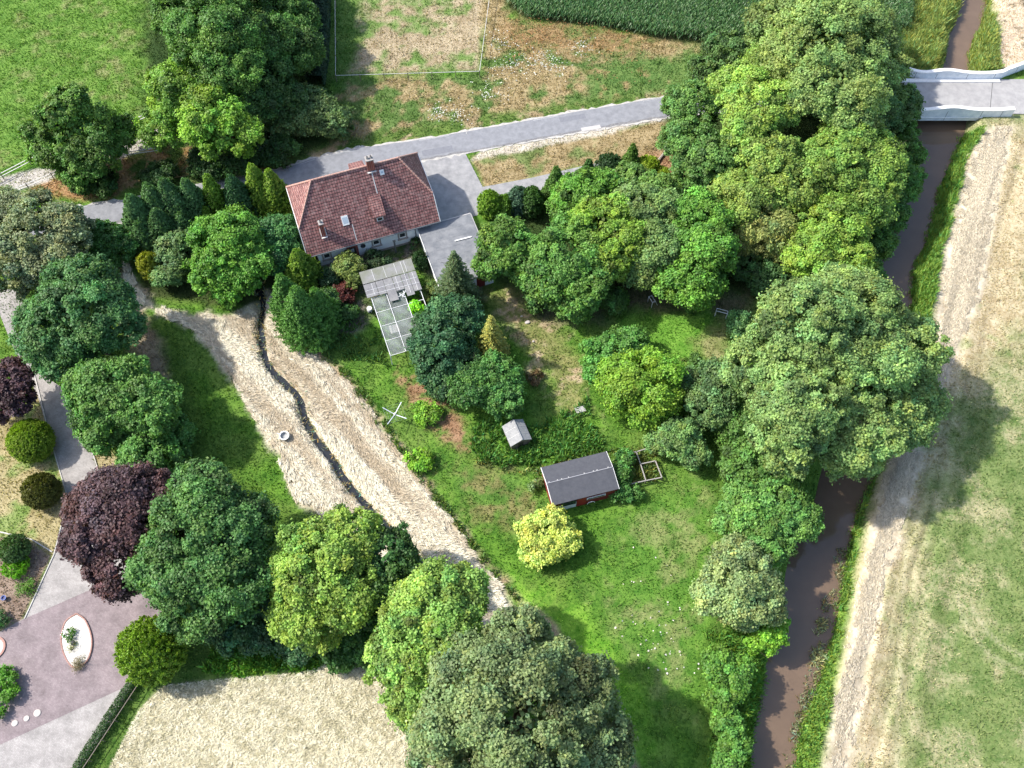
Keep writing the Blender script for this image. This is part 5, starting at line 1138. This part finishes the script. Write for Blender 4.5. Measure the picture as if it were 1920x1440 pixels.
# loose pale stones by the lawn path
for k, (x, y, r_) in enumerate([(1004,584,.26),(989,604,.3),(978,593,.16),(1022,578,.14),(1000,640,.16)]):
    rg_ = np.random.default_rng(50 + k); v_ = dirs(40, rg_); me_ = bpy.data.meshes.new('garden_stone'); import bmesh; bm = bmesh.new()
    for q in v_: bm.verts.new(tuple(q * np.array([r_, r_ * .8, r_ * .45]) * (1 + rg_.normal(0, .07))))
    bmesh.ops.convex_hull(bm, input=bm.verts); bm.to_mesh(me_); bm.free()
    lb = ['pale stone nearest the grove, upper of the two close together', 'largest pale stone on the bare lawn patch', 'small pale stone left of the two larger ones', 'small pale stone under the grove edge', 'single pale stone on the lawn right of the yellow spruce'][k]
    o = tag(link('garden_stone', me_, mat('pale_stone')), lb, 'stone', 'pale stones on the lawn'); o.location = (*at(x, y, .05), .06)

# ================================================================ GROWING STUFF
def blades(P, z, h, w_, lean, colr, rg, name, m_, kind='stuff'):
    colr = np.asarray(colr) * 1.12
    n = len(P); a = rg.uniform(0, 2 * PI, n); ln_ = lean * rg.uniform(.2, 1, n) * h; b = rg.uniform(0, 2 * PI, n)
    B0 = np.c_[P, z]; s = np.stack([np.cos(b), np.sin(b), np.zeros(n)], -1) * w_[:, None] / 2
    up = np.stack([np.cos(a) * ln_, np.sin(a) * ln_, h], -1)
    V = np.stack([B0 - s, B0 + s, B0 + up * .6 + s * .8 + 0, B0 + up], 1).reshape(-1, 3)
    return tag(link(name, np_mesh(name, V, 4, np.clip(colr, .004, .85)), m_), kind=kind)
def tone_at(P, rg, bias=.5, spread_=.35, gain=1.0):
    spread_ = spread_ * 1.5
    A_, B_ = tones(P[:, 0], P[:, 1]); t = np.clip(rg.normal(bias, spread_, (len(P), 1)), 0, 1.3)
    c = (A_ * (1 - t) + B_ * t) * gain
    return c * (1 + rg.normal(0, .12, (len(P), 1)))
rg = np.random.default_rng(42)
x0_, x1_, y0_, y1_ = -76, 76, 9, 118
def field(n, h, hv, w_, lean, gain, name, test, m_=M_BLADE, bias=.55, sp=.35):
    P = np.c_[rg.uniform(x0_, x1_, n), rg.uniform(y0_, y1_, n)]
    # keep what the camera frame covers, with a margin
    k = (np.abs(P[:, 0]) < 46 + (P[:, 1] - 8) * .30) & test(P)
    P = P[k]; n = len(P); cl = fbm(P[:, 0] * 1.3, P[:, 1] * 1.3, 31, 3); hh = h * (1 + hv * (cl - .5) * 2) * rg.uniform(.5, 1.3, n)
    return blades(P, height(P[:, 0], P[:, 1]) - .02, np.maximum(hh, .03), w_ * rg.uniform(.6, 1.4, n), lean, tone_at(P, rg, bias, sp, gain), rg, name, m_)
hay_p = W(HAY); stub_p = W(STUB)
strip_p = W([(1850,236),(1900,238),(1868,400),(1842,560),(1800,650),(1762,740),(1718,900),(1670,1060),(1640,1180),(1620,1300),(1595,1440),(1570,1600),(1520,1600),(1545,1440),(1565,1300),(1590,1190),(1615,1070),(1640,960),(1670,860),(1750,640),(1762,540),(1775,460),(1800,380),(1822,290)])
pav = [W(p) for p in ([(-20,540),(62,690),(128,735),(192,905),(330,1120),(262,1270),(100,1540),(-200,1640),(-200,1180),(45,1160),(100,1040),(128,935),(98,835),(70,740)], [(740,302),(872,287),(905,351),(1100,310),(1190,300),(1190,325),(915,398),(900,520),(822,545),(784,430)])]
def clear(P):
    x, y = P[:, 0], P[:, 1]
    k = (line_d(x, y, ROAD)[0] > 2.1) & (sdf(x, y, river_poly) > .1) & (line_d(x, y, ditch_line)[0] > .45)
    for p in pav: k &= sdf(x, y, p) > 0
    hx_, hy_ = x - HX, y - HY; u = hx_ * math.cos(HR_) + hy_ * math.sin(HR_); v = -hx_ * math.sin(HR_) + hy_ * math.cos(HR_)
    k &= ~((np.abs(u) < 7.3) & (np.abs(v) < 5.4)) & ~((u > 5.2) & (u < 12.3) & (v < -4.8) & (v > -14.4))
    u = (x - 7.08) * math.cos(.262) + (y - 39.6) * math.sin(.262); v = -(x - 7.08) * math.sin(.262) + (y - 39.6) * math.cos(.262)
    k &= ~((np.abs(u) < 3.5) & (np.abs(v) < 2.1)) & ~((x > bx0 + .5) & (x < bx1 + 20) & (y > yS - .3) & (y < yN + .6))
    k &= ~(np.hypot(x - .52, y - 45.23) < 1.3)
    return k
def not_hay(P): return clear(P) & (sdf(P[:, 0], P[:, 1], hay_p) > -.3) & (sdf(P[:, 0], P[:, 1], stub_p) > 0) & (sdf(P[:, 0], P[:, 1], strip_p) > 0)
rp_ = fbm
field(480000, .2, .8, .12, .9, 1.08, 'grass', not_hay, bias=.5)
meadow = W([(-600,-300),(620,-300),(620,200),(500,320),(300,300),(280,220),(100,290),(-100,345)])
field(90000, .34, .7, .12, .9, 1.1, 'meadow_grass', lambda P: clear(P) & (sdf(P[:, 0], P[:, 1], meadow) < 0))
wild = W([(642,150),(898,138),(915,-100),(950,20),(1100,52),(1340,90),(1345,165),(1240,180),(900,222),(655,280)])
field(60000, .42, .8, .12, .8, 1.1, 'wild_grass', lambda P: clear(P) & (sdf(P[:, 0], P[:, 1], wild) < 0))
lush = W([(300,600),(360,622),(400,665),(440,730),(480,800),(520,870),(548,960),(470,1000),(420,880),(370,760),(330,680)])
field(60000, .38, .7, .12, .9, 1.1, 'lush_grass', lambda P: clear(P) & (sdf(P[:, 0], P[:, 1], lush) < 0))
def area(pxs, dens_, h, hv, w_, lean, colr, name, m_=M_BLADE, z=None, amt=.25, warm=.15, clump=0.0):
    P_ = W(pxs); ar = abs(sum(P_[i - 1][0] * P_[i][1] - P_[i][0] * P_[i - 1][1] for i in range(len(P_)))) / 2
    P = in_poly(P_, int(ar * dens_), rg); P = P[sdf(P[:, 0], P[:, 1], P_) < (fbm(P[:, 0], P[:, 1], 61) - .62) * 1.2]
    if clump: P = P[fbm(P[:, 0] * 1.1, P[:, 1] * 1.1, 66, 3) > clump]
    n = len(P); cl = fbm(P[:, 0] * .9, P[:, 1] * .9, 33, 3); hh = h * (1 + hv * (cl - .5) * 2.4) * rg.uniform(.5, 1.2, n)
    zz = height(P[:, 0], P[:, 1]) if z is None else np.full(n, z)
    return blades(P, zz - .02, np.maximum(hh, .05), w_ * rg.uniform(.6, 1.4, n), lean, vary(colr, n, rg, amt, warm) * (.8 + .4 * cl[:, None]), rg, name, m_)
# bank growth right and left of the river, reeds standing in it
area([(1806,236),(1850,240),(1815,300),(1795,380),(1768,470),(1752,560),(1745,640),(1700,780),(1655,880),(1625,960),(1608,1080),(1585,1200),(1560,1310),(1535,1440),(1520,1560),(1450,1560),(1475,1440),(1500,1340),(1530,1270),(1560,1180),(1575,1100),(1590,1020),(1612,950),(1645,870),(1700,700),(1710,560),(1712,500),(1740,440),(1750,400),(1770,330),(1790,290)], 130, .75, .5, .13, .7, (.20,.33,.07), 'bank_reeds', clump=.3)
area([(1320,1180),(1440,1190),(1445,1270),(1428,1350),(1418,1440),(1405,1560),(1300,1560),(1330,1400),(1340,1300)], 140, .7, .5, .14, .8, (.15,.30,.055), 'bank_reeds')
area([(1690,-160),(1815,-160),(1808,0),(1785,60),(1770,130),(1692,132)], 110, .8, .6, .13, .7, (.27,.33,.10), 'bank_reeds')
area([(1848,-160),(1880,-160),(1866,0),(1872,60),(1878,132),(1818,132),(1820,80),(1846,30)], 110, .7, .5, .13, .7, (.27,.33,.10), 'bank_reeds')
for k, (pl, cc) in enumerate([([(1600,1000),(1590,1080),(1570,1190),(1545,1290),(1510,1380),(1490,1470),(1470,1470),(1485,1380),(1500,1330),(1520,1230),(1545,1150),(1545,1110),(1575,1080),(1575,1020)], (.21,.21,.12)), ([(1540,1130),(1565,1130),(1558,1250),(1540,1270),(1527,1250),(1535,1180)], (.38,.41,.19))]):
    area(pl, (60, 70)[k], .4, .5, .12, 1.6, cc, 'water_reeds', z=ZW, clump=.48)
area([(1650,420),(1668,430),(1640,560),(1625,560)], 60, .6, .4, .12, 1.0, (.09,.15,.05), 'water_reeds', z=ZW)
# weeds round the hut and beside the shed
area([(880,800),(930,790),(1000,800),(1060,770),(1100,740),(1115,780),(1125,815),(1150,850),(1010,875),(940,878),(885,860)], 110, .75, .6, .17, .8, (.13,.27,.06), 'tall_weeds', clump=.38)
area([(885,820),(960,830),(950,885),(1015,870),(1150,840),(1290,820),(1290,850),(1150,870),(1000,900),(890,875)], 50, .5, .6, .13, .9, (.24,.28,.10), 'tall_weeds', clump=.42)
area([(1165,855),(1230,842),(1244,900),(1180,912)], 90, .6, .4, .15, .8, (.16,.20,.05), 'tall_weeds', clump=.4)
area([(400,1215),(520,1185),(640,1225),(600,1255),(460,1272),(380,1262)], 120, .65, .6, .18, .8, (.16,.33,.05), 'brambles', clump=.36)
area([(600,640),(660,700),(730,790),(800,890),(870,990),(950,1090),(1010,1160),(1000,1170),(930,1090),(850,990),(775,890),(700,790),(640,705),(590,655)], 110, .5, .7, .14, .8, (.15,.24,.06), 'edge_weeds', clump=.42)
area([(600,590),(660,560),(720,640),(730,690),(650,680),(600,640)], 60, .5, .7, .15, .8, (.10,.20,.05), 'edge_weeds', clump=.45)
area([(695,575),(735,560),(790,570),(785,650),(735,668)], 60, .3, .6, .14, .8, (.10,.13,.085), 'greenhouse_weeds', clump=.35)
Q = np.concatenate([np.array(ditch_line) + rg.normal(0, .05, (len(ditch_line), 2)) for _ in range(60)]); Q = Q + rg.choice([-1, 1], (len(Q), 1)) * np.c_[np.ones(len(Q)), np.full(len(Q), .45)] * rg.uniform(.28, .62, (len(Q), 1)) + rg.normal(0, .15, Q.shape)
Q = Q[fbm(Q[:, 0] * 1.2, Q[:, 1] * 1.2, 68, 3) > .44]; blades(Q, height(Q[:, 0], Q[:, 1]), rg.uniform(.15, .6, len(Q)), np.full(len(Q), .13), 1.5, vary((.40, .38, .22), len(Q), rg, .35, .25), rg, 'ditch_edge_grass', M_BLADE)
# flowers of the wild strip
def dots(pxs_r, n, sz, colr, name, z=.4):
    Ps = []
    for (x, y, r_) in pxs_r:
        c_ = np.array(at(x, y, z)); Ps.append(c_ + rg.normal(0, r_, (n, 2)))
    P = np.concatenate(Ps); m_ = len(P); Q = np.c_[P, height(P[:, 0], P[:, 1]) + z * rg.uniform(.7, 1.2, m_)]
    V = cards(Q, np.array([0, 0, 1.0]) + rg.normal(0, .3, (m_, 3)), rg.normal(0, 1, (m_, 3)), sz * rg.uniform(.6, 1.4, m_), .9)
    return tag(link(name, np_mesh(name, V, 4, vary(colr, m_, rg, .1, .03)), M_STRAW), kind='stuff')
dots([(940,75,1.0),(945,120,1.3),(980,122,1.2),(1015,108,1.1),(1040,125,1.0),(860,212,1.1),(825,208,.8),(1090,85,1.0),(925,170,1.5)], 70, .16, (.62,.62,.56), 'white_wildflowers', .45)
dots([(1240,1180,1.8),(1215,1200,1.6),(1230,1110,3.0),(1260,1230,1.6)], 14, .2, (.68,.64,.58), 'lawn_flowers', .06)
dots([(975,60,2.2),(1030,55,2.0),(1080,75,2.5),(1000,95,2.0),(1160,90,2.5)], 160, .17, (.30,.16,.07), 'rusty_dock', .5)
# hay and stubble straw
def straws(P, ang, L_, w_, colr, name, tilt=.12, lift=.05, ridge=0.0):
    n = len(P); a = ang; z = height(P[:, 0], P[:, 1]) + rg.uniform(0, lift, n) + .02 + ridge * rg.uniform(.2, 1, n); l = L_ * rg.uniform(.5, 1.5, n)
    T = np.stack([np.cos(a), np.sin(a), rg.normal(0, tilt, n)], -1)
    V = cards(np.c_[P, z], np.array([0, 0, 1.0]) + rg.normal(0, .35, (n, 3)), T, l, w_, .0)
    return tag(link(name, np_mesh(name, V, 4, colr), M_STRAW), kind='stuff')
P = in_poly(hay_p, 150000, rg)
P = P[(line_d(P[:, 0], P[:, 1], ditch_line)[0] > .55) & (sdf(P[:, 0], P[:, 1], hay_p) < (fbm(P[:, 0], P[:, 1], 71) - .58) * 3.2)]
fl_ = flow(P[:, 0], P[:, 1])
ang = fl_ + (fbm(P[:, 0] * .4, P[:, 1] * .4, 73) - .5) * 2.6 + rg.normal(0, .3, len(P))
wx = P[:, 0] + 1.6 * fbm(P[:, 0] * .5, P[:, 1] * .5, 5); ua = wx * math.cos(-.85) + P[:, 1] * math.sin(-.85); va = -wx * math.sin(-.85) + P[:, 1] * math.cos(-.85)
cl = smooth(.25, .70, .45 * vn(ua * .05, va * .8, 74) + .33 * fbm(ua * .10, va * 1.7, 75, 3) + .22 * fbm(P[:, 0] * 3.1, P[:, 1] * 3.1, 76, 2)); hc = C((.47, .39, .28)) * (1 - cl[:, None]) + C((.76, .71, .59)) * cl[:, None]
straws(P, ang, .6, .12, np.clip(hc * (1 + rg.normal(0, .16, (len(P), 1))), .02, .88), 'cut_hay', .12, .12, .2 * smooth(.45, .75, cl))
P = in_poly(stub_p, 90000, rg); P = P[(np.abs(P[:, 0]) < 55)]
cl = smooth(.3, .6, .4 * fbm(P[:, 0] * .5, P[:, 1] * .9, 77, 3) + .6 * fbm(P[:, 0] * 2.6, P[:, 1] * 2.6, 78, 2)); hc = C((.46, .42, .28)) * (1 - cl[:, None]) + C((.68, .63, .48)) * cl[:, None]
straws(P, rg.normal(.25, .9, len(P)), .38, .16, np.clip(hc * (1 + rg.normal(0, .14, (len(P), 1))), .02, .88), 'cut_straw', .3, .12)
P = in_poly(strip_p, 60000, rg); P = P[sdf(P[:, 0], P[:, 1], strip_p) < (fbm(P[:, 0], P[:, 1], 96) - .62) * 3.5]
straws(P, rg.normal(1.35, .6, len(P)), .4, .16, np.clip(C((.56, .49, .375)) * (1 + rg.normal(0, .16, (len(P), 1)) + (vn(line_d(P[:, 0], P[:, 1], W([(1800,240),(1735,440),(1703,560),(1640,870),(1585,1020),(1530,1270),(1480,1440),(1450,1900)]))[0] * 2.2, P[:, 1] * .1, 95)[:, None] - .5) * .45), .02, .88), 'cut_reeds', .3, .1)
# maize
mz = W([(940,-260),(953,8),(986,36),(1110,48),(1230,72),(1330,80),(1500,72),(1702,58),(1735,-260)]); rows = []
a0 = .17
for r_ in np.arange(-60, 60, .72):
    s = np.arange(-90, 90, .17); s = s + rg.normal(0, .03, len(s))
    rows.append(np.c_[15 + math.cos(a0 + PI / 2) * s - math.sin(a0 + PI / 2) * r_, 118 + math.sin(a0 + PI / 2) * s + math.cos(a0 + PI / 2) * r_])
P = np.concatenate(rows); P = P[(P[:, 1] < 128) & (sdf(P[:, 0], P[:, 1], mz) < -.15)]; n = len(P)
kk = 8; Q = np.repeat(P, kk, 0); n2 = len(Q); lv = np.tile(np.arange(kk), n); a = np.repeat(rg.uniform(0, 6.28, n), kk) + lv * 2.4 + rg.normal(0, .3, n2)
hh = np.repeat(rg.uniform(.85, 1.12, n), kk) * (.5 + 1.5 * lv / kk); ll = (.75 - .25 * lv / kk) * rg.uniform(.8, 1.2, n2); dr3 = np.stack([np.cos(a), np.sin(a), np.zeros(n2)], -1); sd3 = np.stack([-np.sin(a), np.cos(a), np.zeros(n2)], -1) * .05
b0 = np.c_[Q, hh]; m0 = b0 + dr3 * (ll * .45)[:, None] + np.array([0, 0, .28]); e0 = b0 + dr3 * ll[:, None] + np.array([0, 0, -.05])
V = np.stack([b0 - sd3 * .5, b0 + sd3 * .5, m0 + sd3, m0 - sd3, m0 - sd3, m0 + sd3, e0 + sd3 * .2, e0 - sd3 * .2], 1).reshape(-1, 3)
tag(link('maize', np_mesh('maize', V, 4, np.repeat(vary((.075, .175, .045), n2, rg, .18, .1), 2, 0)), leaf_material('maize_leaf', .25, .45, .5)), kind='stuff')
